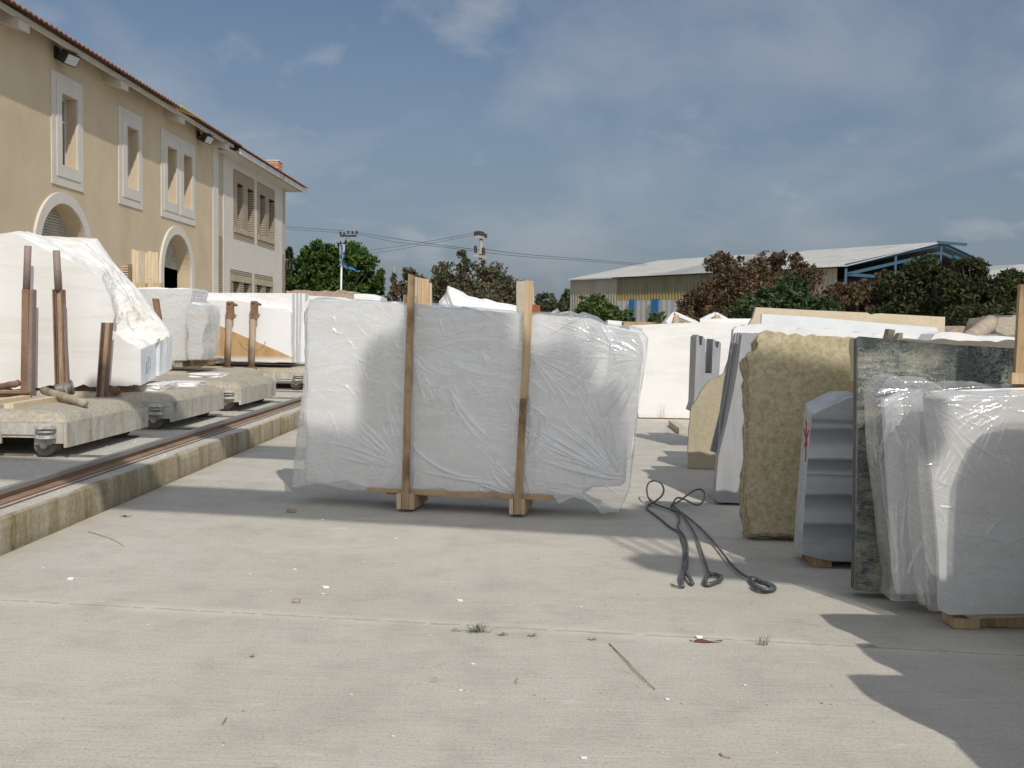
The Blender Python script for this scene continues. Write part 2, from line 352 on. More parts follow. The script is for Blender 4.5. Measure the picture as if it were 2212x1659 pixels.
def greenmat():
    m, t, b = newmat('green_marble', (.06, .08, .07), .3, .5)
    base = ramp(t, noi(t, pos(t, (.8, 1, 1.8), (0, .25, 0)), 2.4, 8, .68, .9), [(.36, (.038, .048, .046)), (.47, (.088, .100, .092)), (.56, (.18, .185, .155)), (.64, (.32, .27, .18)), (.72, (.17, .18, .15))])
    g = None
    for sc, rt, s_, wd in (((.7, 1, 3.4), (0, .45, 0), 2.4, .010), ((.8, 1, 3.4), (0, -.3, .3), 3.4, .010), ((2.4, 1, .9), (0, .35, 0), 3.0, .008), ((.8, 1, 2.6), (0, .9, 0), 4.5, .010), ((1, 1, 1.6), (0, -.7, 0), 6.0, .008)):
        f = noi(t, pos(t, sc, rt), s_, 5, .6, 1.8); v = ramp(t, f, [(.5-wd, 0.0), (.5, 1.0), (.5+wd, 0.0)]); g = v if g is None else mth(t, 'MAXIMUM', g, v)
    msk = ramp(t, noi(t, pos(t), 3.2, 5), [(.36, .1), (.58, .9)])
    c = mix(t, mth(t, 'MULTIPLY', g, msk), base, (.46, .47, .40)); t.links.new(c, b.inputs['Base Color']); return m
M['green'] = greenmat()
M['greenedge'] = stone('green_sawn_edge', [(.035, .045, .04), (.10, .12, .10)], 12, r=.6)
def stripe():
    m, t, b = newmat('banded_grey_marble', (.5, .5, .5), .5)
    g = t.nodes.new('ShaderNodeNewGeometry'); sp = t.nodes.new('ShaderNodeSeparateXYZ'); t.links.new(g.outputs['Position'], sp.inputs[0])
    w = mth(t, 'MULTIPLY', mth(t, 'SUBTRACT', noi(t, pos(t, (1, 1, 2)), 2.2, 3), .5), .05)
    zz = mth(t, 'DIVIDE', mth(t, 'ADD', sp.outputs[2], w), 1.3)
    st = []
    for yy, l in ((1330, .30), (1260, .40), (1200, .28), (1145, .20), (1130, .42), (1080, .40), (1040, .27), (990, .17), (975, .40), (900, .42), (885, .25), (875, .45), (850, .26), (805, .18), (790, .52), (740, .48), (700, .30), (645, .20), (625, .42), (600, .22), (580, .40)):
        z = 1.6 - (656.6 + .4166*yy - 717)*6.7/2150; st.append((z/1.3, (l*1.12, l*1.13, l*1.17)))
    c = ramp(t, zz, st)
    c = mix(t, .35, c, ramp(t, noi(t, pos(t, (.3, .3, 16)), 2, 4), [(.3, .65), (.7, 1.0)]), 'MULTIPLY')
    c = mix(t, .25, c, ramp(t, noi(t, pos(t), 14, 5), [(.35, .7), (.6, 1.0)]), 'MULTIPLY'); t.links.new(c, b.inputs['Base Color']); return m
M['stripe'] = stripe()
M['stripeside'] = stone('rough_pale_side', [(.50, .52, .55), (.64, .66, .69)], 5, fine=(20, .3), r=.7)
M['roughstone'] = stone('rough_pinkish_stone', [(.34, .25, .19), (.46, .36, .28), (.40, .31, .25)], 3, fine=(14, .4), r=.9, bmp=.8, bscale=14)
M['cartstone'] = stone('weathered_concrete_bed', [(.37, .33, .26), (.47, .42, .33), (.42, .37, .28)], 2.2, fine=(30, .45), r=.95, bmp=.9, bscale=22)
def cartpaint():
    m, t, b = newmat('worn_painted_steel', (.45, .42, .36), .7)
    f = noi(t, pos(t, (3, 3, .6)), 2.6, 6, .65)
    c = ramp(t, f, [(.30, (.26, .15, .12)), (.40, (.44, .39, .32)), (.55, (.51, .49, .42)), (.72, (.56, .545, .49))])
    c = mix(t, .35, c, ramp(t, noi(t, pos(t), 20, 4), [(.35, .5), (.6, 1.0)]), 'MULTIPLY'); t.links.new(c, b.inputs['Base Color']); return m
M['cart'] = cartpaint()
M['wheel'] = stone('greasy_steel_wheel', [(.10, .09, .08), (.22, .20, .17)], 6, r=.5)
M['buffer'] = stone('worn_buffer_steel', [(.30, .29, .28), (.55, .53, .50), (.22, .19, .17)], 8, r=.35)
M['rust'] = stone('rusty_steel', [(.16, .09, .06), (.26, .145, .09), (.34, .21, .13)], 5, sc=(1, 1, .5), fine=(30, .3), r=.8)
M['rustpale'] = stone('pale_worn_steel', [(.30, .22, .15), (.42, .33, .23), (.20, .12, .08)], 4, sc=(1, 1, .4), fine=(30, .25), r=.7)
M['pipe'] = stone('brownish_pipe', [(.23, .165, .14), (.30, .23, .20)], 4, fine=(30, .2), r=.7)
M['railside'] = stone('rusty_rail', [(.20, .125, .09), (.30, .19, .12), (.26, .19, .14)], 3, sc=(1, 1, 3), r=.8)
M['railtop'] = newmat('polished_rail_head', (.33, .31, .29), .38, metal=.7)[0]
def wood(name, a, b_, c_, stain=.0, sc=(14, 14, .9)):
    m, t, b = newmat(name, a, .75)
    f = noi(t, pos(t, sc), 3, 5, .6, .3); c = ramp(t, f, [(.3, a), (.5, b_), (.7, c_)])
    if stain:
        s = ramp(t, noi(t, pos(t, (2, 2, 1)), 2.2, 5, .6), [(.48, 0.0), (.64, 1.0)]); c = mix(t, mth(t, 'MULTIPLY', s, stain), c, (.13, .075, .035))
    vo = t.nodes.new('ShaderNodeTexVoronoi'); vo.inputs['Scale'].default_value = 4.5; t.links.new(pos(t), vo.inputs['Vector'])
    c = mix(t, ramp(t, vo.outputs['Distance'], [(.03, .8), (.07, 0.0)]), c, (.16, .09, .045))
    t.links.new(c, b.inputs['Base Color']); bump(t, b, f, .25, .004); return m
M['timber'] = wood('pine_board', (.42, .29, .165), (.50, .36, .21), (.57, .43, .27))
M['timber_dk'] = wood('stained_board', (.34, .22, .12), (.42, .28, .155), (.50, .36, .21), .85)
M['timber_pale'] = wood('pale_pine_board', (.55, .43, .27), (.62, .50, .33), (.68, .56, .38))
M['timber_grey'] = wood('greyed_board', (.36, .31, .24), (.46, .40, .31), (.52, .46, .37))
M['timber_h'] = wood('pine_plank_flat', (.40, .27, .15), (.48, .33, .19), (.55, .40, .24), .3, (1.2, 10, 14))
M['log'] = wood('grey_log', (.27, .22, .16), (.36, .30, .22), (.44, .36, .26), 0, (3, 3, 3))
M['redwood'] = newmat('reddish_block', (.33, .09, .03), .8)[0]
def cablemat():
    m, t, b = newmat('steel_wire_rope', (.10, .115, .125), .5, metal=.4)
    c = ramp(t, noi(t, pos(t, (1, 1, 1), (.3, .5, .7)), 95, 2, .5), [(.38, (.045, .05, .055)), (.6, (.17, .19, .20))])
    c = mix(t, ramp(t, noi(t, pos(t), 9, 3), [(.5, 0.0), (.75, .5)]), c, (.12, .09, .06)); t.links.new(c, b.inputs['Base Color']); bump(t, b, noi(t, pos(t), 140, 2), .6, .003); return m
M['cable'] = cablemat()
def filmmat(name, alpha=.5, col=(.86, .87, .88), r=.13):
    m = bpy.data.materials.new(name); m.use_nodes = True; t = m.node_tree; t.nodes.clear(); L = t.links.new
    o = t.nodes.new('ShaderNodeOutputMaterial'); p = t.nodes.new('ShaderNodeBsdfDiffuse'); tr = t.nodes.new('ShaderNodeBsdfTransparent'); gl = t.nodes.new('ShaderNodeBsdfGlossy')
    tl = t.nodes.new('ShaderNodeBsdfTranslucent'); m1 = t.nodes.new('ShaderNodeMixShader'); m2 = t.nodes.new('ShaderNodeMixShader'); m3 = t.nodes.new('ShaderNodeMixShader')
    p.inputs['Color'].default_value = (*col, 1); gl.inputs['Roughness'].default_value = r; gl.inputs['Color'].default_value = (1, 1, 1, 1)
    tl.inputs[0].default_value = (*col, 1); m1.inputs[0].default_value = .4
    tr.inputs[0].default_value = (.97, .975, .98, 1)
    f = ramp(t, noi(t, pos(t), 1.6, 5, .6), [(.3, alpha - .10), (.7, alpha + .10)])
    b = t.nodes.new('ShaderNodeBump'); b.inputs['Strength'].default_value = .5; b.inputs['Distance'].default_value = .02
    h1 = noi(t, pos(t, (1.0, 1.0, 3.6), (0, .65, 0)), 4.0, 3, .5, 1.0); h2 = noi(t, pos(t, (3.6, 3.6, 1.0), (0, .3, 0)), 3.0, 3, .5, .8)
    rd = ramp(t, mth(t, 'ABSOLUTE', mth(t, 'SUBTRACT', h1, .5)), [(0.0, 1.0), (.035, 0.0)]); rd2 = ramp(t, mth(t, 'ABSOLUTE', mth(t, 'SUBTRACT', h2, .5)), [(0.0, 1.0), (.03, 0.0)])
    L(mth(t, 'ADD', h1, mth(t, 'MULTIPLY', h2, .6)), b.inputs['Height'])
    fr = t.nodes.new('ShaderNodeLayerWeight'); L(b.outputs[0], fr.inputs['Normal'])
    for n_ in (p, gl, tl): L(b.outputs[0], n_.inputs['Normal'])
    L(p.outputs[0], m1.inputs[1]); L(tl.outputs[0], m1.inputs[2])
    L(f, m2.inputs[0]); L(tr.outputs[0], m2.inputs[1]); L(m1.outputs[0], m2.inputs[2])
    L(mth(t, 'ADD', .16, mth(t, 'MULTIPLY', mth(t, 'POWER', fr.outputs['Facing'], 4.0), .30)), m3.inputs[0]); L(m2.outputs[0], m3.inputs[1]); L(gl.outputs[0], m3.inputs[2]); L(m3.outputs[0], o.inputs[0]); return m
M['film'] = filmmat('plastic_sheet', .34)
M['film2'] = filmmat('thin_plastic_sheet', .32)

# ------------------------------------------------------------------ setting
def sheet(name, x0, x1, y0, y1, z, mat):
    o = mob(name, [(x0, y0, z), (x1, y0, z), (x1, y1, z), (x0, y1, z)], [[0, 1, 2, 3]], mat); return setp(o, kind='structure')
sheet('ground', -600, 600, -200, 1200, -.02, M['earth'])
sheet('yard_pavement', -3.55, 45, -20, 46, 0, M['yard'])
# raised platform with a chipped, stained kerb edge
ny = 260; ys = [-8 + i*(66/ny) for i in range(ny+1)]; rows = []
rk = random.Random(4)
for i, y in enumerate(ys):
    e = .012*mnoise.noise(Vector((0, y*2.3, 0))) ; c = .014 + max(0, .05*mnoise.noise(Vector((5, y*1.4, 0)))) + .006*rk.random()
    X = -3.60 + e
    rows.append([(-12.6, y, .24), (-3.9, y, .24), (X - c*1.4, y, .241), (X - c*.3, y, .24 - c*.7), (X + .004*mnoise.noise(Vector((1, y*9, 0))), y, .17), (X + .01*mnoise.noise(Vector((1, y*5, 3))), y, .08), (X, y, -.05)])
vs = [p for r in rows for p in r]; k = 7
fs = [[i*k+j, i*k+j+1, (i+1)*k+j+1, (i+1)*k+j] for i in range(ny) for j in range(k-1)]
fmi = [0 if (n_ % (k-1)) < 2 else 1 for n_ in range(len(fs))]
setp(mob('raised_platform', vs, fs, None, mats=[M['platform'], M['kerb']], fm=fmi), kind='structure')

# crane rail on the platform
rt = thing('crane_rail', 'long rusty steel rail with worn head along the platform edge', 'rail', (-3.9, 8, .24))
RX = lambda y: -3.88 - .004*y
b = MB(); b.prism([(RX(-6)+x, -6, z) for x, z in ((-.075, .243), (.075, .243), (.075, .255), (.012, .27), (.012, .31), (-.012, .31), (-.012, .27), (-.075, .255))], (RX(46)-RX(-6), 52, 0)); b.build('web', M['railside'], rt)
b = MB(); b.prism([(RX(-6)+x, -6, z) for x, z in ((-.037, .308), (.037, .308), (.038, .335), (.03, .342), (-.03, .342), (-.038, .335))], (RX(46)-RX(-6), 52, 0)); b.build('head', M['railtop'], rt)
gb = MB()
for s in (-1, 1): gb.prism([(RX(-6)+.13+s*.008, -6, .2415), (RX(-6)+.13+s*.008+.008, -6, .2415), (RX(-6)+.13+s*.008+.008, -6, .247), (RX(-6)+.13+s*.008, -6, .247)], (RX(46)-RX(-6), 52, 0))
gb.build('groove_bar', M['rust'], rt)
# cross rails for the carts
def cross_rail(y, lab):
    b = MB(); b.box(-11.5, -4.05, y-.018, y+.018, .2415, .250); b.box(-11.5, -4.05, y-.008, y+.008, .250, .262)
    setp(b.build('cross_rail', M['wheel']), lab, 'rail', 'thin cart rails across the platform')
CARTS = [(-4.52, 9.6), (-4.45, 12.28), (-4.40, 15.05), (-5.35, 17.75), (-4.53, 20.2)]
for i, (x, y) in enumerate(CARTS):
    for j, yy in enumerate((y+.16, y+1.9)):
        n_ = ['nearest bare-topped cart', 'second nearest cart', 'middle cart', 'cart pushed back to the left', 'farthest cart with the stained slabs'][i]
        cross_rail(yy, 'thin rusty cross rail under the %s edge of the %s' % (('near', 'far')[j], n_))

# ------------------------------------------------------------------ big building
BX = -12.0
bd = thing('warehouse_building', 'long two storey peach building with tiled roof, framed windows and arched doors', 'building', (BX, 34, .24))
b = MB()
z0, zm, zt = .245, 4.92, 8.55
ARC = [(25.38, 1.33, 3.22), (33.55, 1.33, 3.20)]; EXTRA = [(17.2, 1.33, 3.22)]
arcs = sorted(EXTRA + ARC)
y = 6.0
for yc, R, zs in arcs:
    b.box(BX-.45, BX, y, yc-R, z0, zm); y = yc+R; n = 22
    for i in range(n):
        a0 = PI - PI*i/n; a1 = PI - PI*(i+1)/n
        p = [(BX-.45, yc+R*math.cos(a0), zs+R*math.sin(a0)), (BX-.45, yc+R*math.cos(a1), zs+R*math.sin(a1)), (BX-.45, yc+R*math.cos(a1), zm), (BX-.45, yc+R*math.cos(a0), zm)]
        b.prism(p, (.45, 0, 0))
b.box(BX-.45, BX, y, 37.35, z0, zm)
WINS = [(15.6, 16.46), (19.0, 19.86), (25.30, 26.16), (29.38, 30.22), (32.63, 33.48), (34.15, 35.00)]
y = 6.0
for a, c in WINS:
    b.box(BX-.45, BX, y, a, zm, zt); b.box(BX-.45, BX, a, c, zm, 5.53); b.box(BX-.45, BX, a, c, 7.33, zt); y = c
b.box(BX-.45, BX, y, 37.35, zm, zt)
b.box(BX-12, BX-.45, 5.6, 6.0, z0, zt)
b.build('wall', M['render'], bd)
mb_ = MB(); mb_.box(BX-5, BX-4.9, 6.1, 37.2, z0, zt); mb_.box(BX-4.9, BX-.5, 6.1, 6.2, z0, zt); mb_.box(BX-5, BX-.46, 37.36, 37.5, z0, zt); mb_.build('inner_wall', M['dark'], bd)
b = MB(); b.box(BX-.3, BX+.03, 37.36, 37.97, z0, 8.3); b.build('corner_pier', M['trim'], bd)
FR = [(15.1, 16.9, [(15.6, 16.46)]), (18.5, 20.3, [(19.0, 19.86)]), (24.78, 26.52, [(25.30, 26.16)]), (28.82, 30.55, [(29.38, 30.22)]), (32.12, 35.34, [(32.63, 33.48), (34.15, 35.00)])]
for a, c, ops in FR:
    b = MB()
    def ring(mbx, a0, c0, za, zb, x1, holes, xs=BX+.002):
        yy = a0
        for h0, h1 in holes:
            mbx.box(xs, x1, yy, h0, za, zb); mbx.box(xs, x1, h0, h1, za, 5.53); mbx.box(xs, x1, h0, h1, 7.33, zb); yy = h1
        mbx.box(xs, x1, yy, c0, za, zb)
    ring(b, a, c, 4.99, 7.80, BX+.03, ops)
    if len(ops) == 1: ring(b, a+.24, c-.2, 5.22, 7.60, BX+.05, ops, BX+.032)
    else:
        ring(b, a+.2, (a+c)/2-.07, 5.22, 7.60, BX+.05, ops[:1], BX+.032); ring(b, (a+c)/2+.07, c-.17, 5.22, 7.60, BX+.05, ops[1:], BX+.032)
    fr = b.build('window_surround', M['trim'], bd)
    for h0, h1 in ops:
        w = MB(); w.box(BX-.34, BX-.31, h0+.03, h1-.03, 5.56, 7.30); pn = w.build('pane', M['glass'], fr)
        w = MB(); x0, x1 = BX-.32, BX-.27
        w.box(x0, x1, h0, h0+.05, 5.53, 7.33); w.box(x0, x1, h1-.05, h1, 5.53, 7.33); w.box(x0, x1, h0+.05, h1-.05, 5.53, 5.59); w.box(x0, x1, h0+.05, h1-.05, 7.27, 7.33); w.box(x0, x1, h0+.05, h1-.05, 6.70, 6.76)
        w.build('frame', M['alu'], fr)
for yc, R, zs in arcs:
    b = MB(); n = 28; R2 = R+.28
    P = [(yc+R2*math.cos(PI-PI*i/n), zs+R2*math.sin(PI-PI*i/n)) for i in range(n+1)]; Q = [(yc+R*math.cos(PI-PI*i/n), zs+R*math.sin(PI-PI*i/n)) for i in range(n+1)]
    for i in range(n): b.prism([(BX+.002, *Q[i]), (BX+.002, *Q[i+1]), (BX+.002, *P[i+1]), (BX+.002, *P[i])], (.07, 0, 0))
    b.box(BX+.002, BX+.072, yc-R2, yc-R, z0, zs); b.box(BX+.002, BX+.072, yc+R, yc+R2, z0, zs)
    b.build('arch_surround', M['trim'], bd)
    # roller shutter, slatted; the second one is half open and hangs askew
    sh = MB(); zb = 3.45 if yc > 30 else .3
    zz = zb
    while zz < zs+R:
        hw = R if zz < zs else math.sqrt(max(.01, R*R-(zz-zs)**2))
        if zz > zs-.02 and zz+.075 > zs+R: break
        sk = -.05 if yc > 30 else 0
        sh.prism([(BX-.44, yc-hw+.005, zz-sk), (BX-.41, yc-hw+.005, zz+.035-sk), (BX-.44, yc-hw+.005, zz+.07-sk)], (0, 2*hw-.01, 2*sk)); zz += .075
    sh.build('roller_shutter', M['shutter'], bd)
# roof over the main part
def tileroof(name, xe, xr, ya, yb, ze, slope, per=.24, skip=None, parent=None, lip=.0):
    b = MB(); n = int((yb-ya)/per*8); V = []; rws = 12
    for i in range(n+1):
        yy = ya + (yb-ya)*i/n; h = .045*abs(math.sin(PI*yy/per))
        for j in range(rws+1):
            x = xe + (xr-xe)*j/rws; V.append((x, yy, ze + (xe-x)*slope + h))
    Fc = [[i*(rws+1)+j, (i+1)*(rws+1)+j, (i+1)*(rws+1)+j+1, i*(rws+1)+j+1] for i in range(n) for j in range(rws) if not (skip and skip[0] < ya+(yb-ya)*(i+.5)/n < skip[1])]
    m_ = len(V); V2 = [(x, yy, z-.03) for x, yy, z in V]
    Fc2 = [[a+m_ for a in reversed(f)] for f in Fc]
    Fe = [[i*(rws+1), i*(rws+1)+m_, (i+1)*(rws+1)+m_, (i+1)*(rws+1)] for i in range(n) if not (skip and skip[0] < ya+(yb-ya)*(i+.5)/n < skip[1])]
    b.add(V+V2, Fc+Fc2+Fe); nf = len(Fc); b.m = [0]*nf + [1]*nf + [0]*len(Fe); return b.build(name, None, parent, mats=[M['tile'], M['tileunder']])
roof = tileroof('roof', -11.28, -19, 5.5, 38.7, 8.41, .38, parent=bd, skip=(32.1, 33.8))
b = MB(); b.prism([(-11.26, 32.05, 8.44), (-19, 32.05, 8.44+7.74*.38), (-19, 32.05, 8.47+7.74*.38), (-11.26, 32.05, 8.47)], (0, 1.8, 0)); b.build('translucent_panel', M['skylight'], roof)
b = MB(); b.box(-11.60, -11.51, 5.5, 38.4, 8.29, 8.40); b.build('eave_beam', M['soffit'], bd)
for yc in (9.5, 13.9, 18.3, 22.6, 28.15, 32.75, 37.6):
    b = MB(); b.prism([(BX+.001, yc-.3, 8.5), (BX+.001, yc-.3, 8.22), (-11.5, yc-.3, 8.06), (-11.5, yc-.3, 8.27)], (0, .5, 0)); b.build('corbel', M['soffit'], bd)
# end section with brick panels
P1 = (40.0, 43.05); P2 = (43.45, 46.45)
b = MB()
EY0, EY1 = 37.98, 48.6
SL = [(40.5, 41.35), (42.0, 42.9), (43.9, 44.8), (45.4, 46.4)]
LS = [(40.0, 40.85), (41.45, 42.3), (43.45, 44.25), (44.9, 45.8)]
PN = [(P1[0], P1[1], 4.99, 7.75, SL[:2], 5.46, 7.25), (P2[0], P2[1], 4.99, 7.72, SL[2:], 5.46, 7.25), (39.6, 42.72, .9, 3.73, LS[:2], 1.4, 3.25), (43.05, 46.16, .9, 3.73, LS[2:], 1.4, 3.25)]
b.box(BX-.4, BX-.02, 38.75, 39.6, z0, 8.3)
for (za, zb, cols) in ((z0, .9, None), (3.73, 4.99, None), (7.75, 8.3, None)): b.box(BX-.4, BX-.02, 39.6, 47.9, za, zb)
b.box(BX-.4, BX-.02, 39.6, 40.0, 4.99, 7.75); b.box(BX-.4, BX-.02, 43.05, 43.45, 4.99, 7.75); b.box(BX-.4, BX-.02, 46.45, 47.9, 4.99, 7.75)
b.box(BX-.4, BX-.02, 42.72, 43.05, .9, 3.73); b.box(BX-.4, BX-.02, 46.16, 47.9, .9, 3.73)
b.box(BX-12, BX-.4, 48.2, 48.6, z0, 8.3)
b.build('end_wall', M['endwall'], bd)
def courses(mbx, y0_, y1_, za, zb, x0, per=.076, holes=(), hz=(0, 0)):
    z = za
    while z + per*.6 < zb:
        segs = [(y0_, y1_)]
        if hz[0] < z < hz[1]:
            segs = []; yy = y0_
            for a, c in holes: segs.append((yy, a)); yy = c
            segs.append((yy, y1_))
        for a, c in segs: mbx.box(x0, x0+.035, a, c, z, z+per*.62)
        z += per
for (a, c, za, zb, holes, h0, h1) in PN:
    m2 = MB(); yy = a
    for p, q in holes: m2.box(BX-.4, BX-.04, yy, p, za, zb); m2.box(BX-.4, BX-.04, p, q, za, h0); m2.box(BX-.4, BX-.04, p, q, h1, zb); yy = q
    if yy < c-.01: m2.box(BX-.4, BX-.04, yy, c, za, zb)
    m2.mi = 1; courses(m2, a, c, za+.01, zb, BX-.039, holes=holes, hz=(h0-.05, h1))
    pw = m2.build('brick_window_panel', None, bd, mats=[M['mortar'], M['strip']])
    for p, q in holes:
        m3 = MB(); m3.box(BX-.78, BX-.74, p-.05, q+.05, h0, h1); m3.build('pane', M['glass'], pw)
        m3 = MB(); m3.mi = 1
        z = h0
        while z < h1-.05: m3.box(BX-.74, BX-.045, q-.022, q-.001, z, z+.047); z += .076
        m3.mi = 0; m3.box(BX-.74, BX-.405, q, q+.10, h0, h1); m3.box(BX-.74, BX-.405, p-.10, p-.02, h0, h1); m3.box(BX-.74, BX-.405, p-.02, q+.05, h1+.002, h1+.06)
        m3.build('brick_reveal', None, pw, mats=[M['mortar'], M['strip']])
    m4 = MB(); zs_ = (5.25, 5.44) if za > 3 else (3.27, 3.50)
    m4.box(BX-.003, BX+.03, a+.12, (a+c)/2-.01, *zs_); m4.box(BX-.003, BX+.03, (a+c)/2+.01, c-.12, *zs_); m4.build('lintel_band', M['tan'], pw)
for (a, c) in ((37.98, 38.75), (47.9, 48.6)):
    m2 = MB(); m2.box(BX-.4, BX-.08, a, c, z0, 8.3); m2.mi = 1; courses(m2, a, c, .26, 4.9, BX-.079); m2.mi = 2; m2.box(BX-.079, BX-.05, a+.05, c-.002, 4.9, 8.25)
    m2.build('brick_quoin', None, bd, mats=[M['mortar'], M['strip'], M['timber_grey']])  # grey upper panel paints in the shade of the eave
b = MB(); b.box(BX-.4, -11.52, 37.99, 49.6, 8.10, 8.17); b.box(BX-.4, -11.42, 38.7, 49.9, 8.17, 8.23); b.build('boxed_soffit', M['soffit'], bd)
b = MB(); b.box(-11.42, -11.36, 38.72, 50.0, 8.12, 8.33); b.build('white_fascia', M['fascia_dirty'], bd)
tileroof('end_roof', -11.27, -18, 38.71, 50.1, 8.36, .38, parent=bd)
b = MB(); b.box(-12.7, -12.15, 47.6, 48.4, 8.5, 9.30); ch = b.build('chimney', M['chimbrick'], bd)
b = MB(); b.box(-12.73, -12.12, 47.57, 48.43, 9.302, 9.35); b.build('chimney_cap', M['trim'], ch)

# floodlights under the eave
def floodlight(y, lab):
    t = thing('floodlight', lab, 'floodlight', (-11.6, y, 8.0), 'floodlights under the eave')
    b = MB(); b.bar((BX, y, 8.3), (-11.8, y, 8.2), .06, .06); b.box(BX+.001, BX+.05, y-.12, y+.12, 8.1, 8.4); b.build('bracket', M['black'], t)
    b = MB(); d = Vector((.75, -.15, -.5)).normalized(); c = Vector((-11.66, y, 8.12))
    b.bar(c - d*.12, c + d*.08, .5, .30); b.build('housing', M['black'], t)
    b = MB(); b.bar(c + d*.082, c + d*.095, .42, .24); b.build('lamp_glass', M['lampglass'], t)
floodlight(25.1, 'black floodlight with pale glass above the tall single window nearest us')
floodlight(35.7, 'black floodlight under the eave right of the double window')

# ------------------------------------------------------------------ carts
def lumpy_top(x0, x1, y0, y1, za, zb, seed):
    nx, ny_ = 90, 50; V = []
    for j in range(ny_+1):
        for i in range(nx+1):
            s = i/nx; t = j/ny_
            x = x0+(x1-x0)*s; y = y0+(y1-y0)*t
            dxe = min(x-x0, x1-x)/.20; dye = min(y-y0, y1-y)/.18
            e = 1 - max(0, 1-min(dxe, 1))**2.2; f = 1 - max(0, 1-min(dye, 1))**2.2
            h = .34 + .66*(min(e, f)*.6 + e*f*.4) if min(dxe, dye) > .001 else 0.0
            h *= 1 + .06*mnoise.noise(Vector((x*2.2, y*2.2, seed))) + .05*mnoise.noise(Vector((x*8, y*8, seed))) + .04*mnoise.noise(Vector((x*24, y*24, seed)))
            V.append((x + .02*mnoise.noise(Vector((x*3, y*3, seed+4))), y + .02*mnoise.noise(Vector((x*3, y*3, seed+9))), za+(zb-za)*h))
    Fc = [[j*(nx+1)+i, j*(nx+1)+i+1, (j+1)*(nx+1)+i+1, (j+1)*(nx+1)+i] for j in range(ny_) for i in range(nx)]
    return V, Fc
def make_cart(ox, oy, label):
    zb = .24; t = thing('rail_cart', label, 'cart', (ox, oy, zb), 'stone rail carts')
    Lx, Ly = 4.0, 2.08
    b = MB(); b.box(ox-Lx, ox-.02, oy+.02, oy+Ly-.02, zb+.20, zb+.346)
    b.box(ox-.03, ox, oy, oy+Ly, zb+.11, zb+.35); b.box(ox-.20, ox-.032, oy, oy+.03, zb+.15, zb+.35); b.box(ox-Lx+.001, ox-.65, oy, oy+.03, zb+.14, zb+.35); b.box(ox-.648, ox-.202, oy+.004, oy+.03, zb+.23, zb+.35)
    b.box(ox-Lx, ox-.031, oy+Ly-.03, oy+Ly, zb+.12, zb+.35)
    b.build('chassis', M['cart'], t)
    V, Fc = lumpy_top(ox-Lx, ox-.015, oy+.01, oy+Ly-.01, zb+.352, zb+.462, ox); mob('concrete_bed', V, Fc, M['cartstone'], t, smooth=True)
    for wx in (-.27, -3.4):
        for wy in (.16, 1.9):
            b = MB(); r = .108
            b.cyl((ox+wx, oy+wy-.055, zb+r+.012), (ox+wx, oy+wy+.03, zb+r+.012), r, 28); b.cyl((ox+wx, oy+wy+.03, zb+r+.012), (ox+wx, oy+wy+.05, zb+r+.012), r+.015, 28)
            w = b.build('wheel', M['wheel'], t)
            b = MB(); b.cyl((ox+wx, oy+wy-.085, zb+r+.012), (ox+wx, oy+wy-.056, zb+r+.012), .035, 14); b.build('hub', M['buffer'], w)
            b = MB(); b.cbox(ox+wx-.09, ox+wx+.09, oy+wy-.082, oy+wy-.062, zb+.12, zb+.23, .02); b.build('axle_plate', M['cart'], w)
    b = MB()
    for zc, rr, hh in ((.300, .105, .028), (.265, .08, .02), (.205, .10, .03)):
        P = [(ox-.19+rr*math.cos(a), oy-.032-rr*.9*math.sin(a)) for a in [PI*i/16 for i in range(17)]]
        b.prism([(x, y-.002, zb+zc) for x, y in P], (0, 0, hh))
    b.box(ox-.24, ox-.14, oy-.032, oy-.001, zb+.19, zb+.34)
    b.build('buffer', M['buffer'], t)
    return t
def copy_tree(o, parent=None):
    c = o.copy(); COL.objects.link(c); c.parent = parent
    for ch in list(o.children): copy_tree(ch, c)
    return c
CL = ['nearest rail cart with a bare rounded concrete bed and loose timber on it',
      'second rail cart carrying the near end of the big broken white block',
      'third rail cart with a bare crumbly bed and sunlit side panel',
      'rail cart pushed back to the left under the plastic wrapped white block',
      'farthest rail cart carrying the white slabs with the brown stain']
cart0 = make_cart(*CARTS[0], CL[0])
for (x, y), lb in zip(CARTS[1:], CL[1:]):
    c = copy_tree(cart0); c.location = (x, y, .24); c['label'] = lb

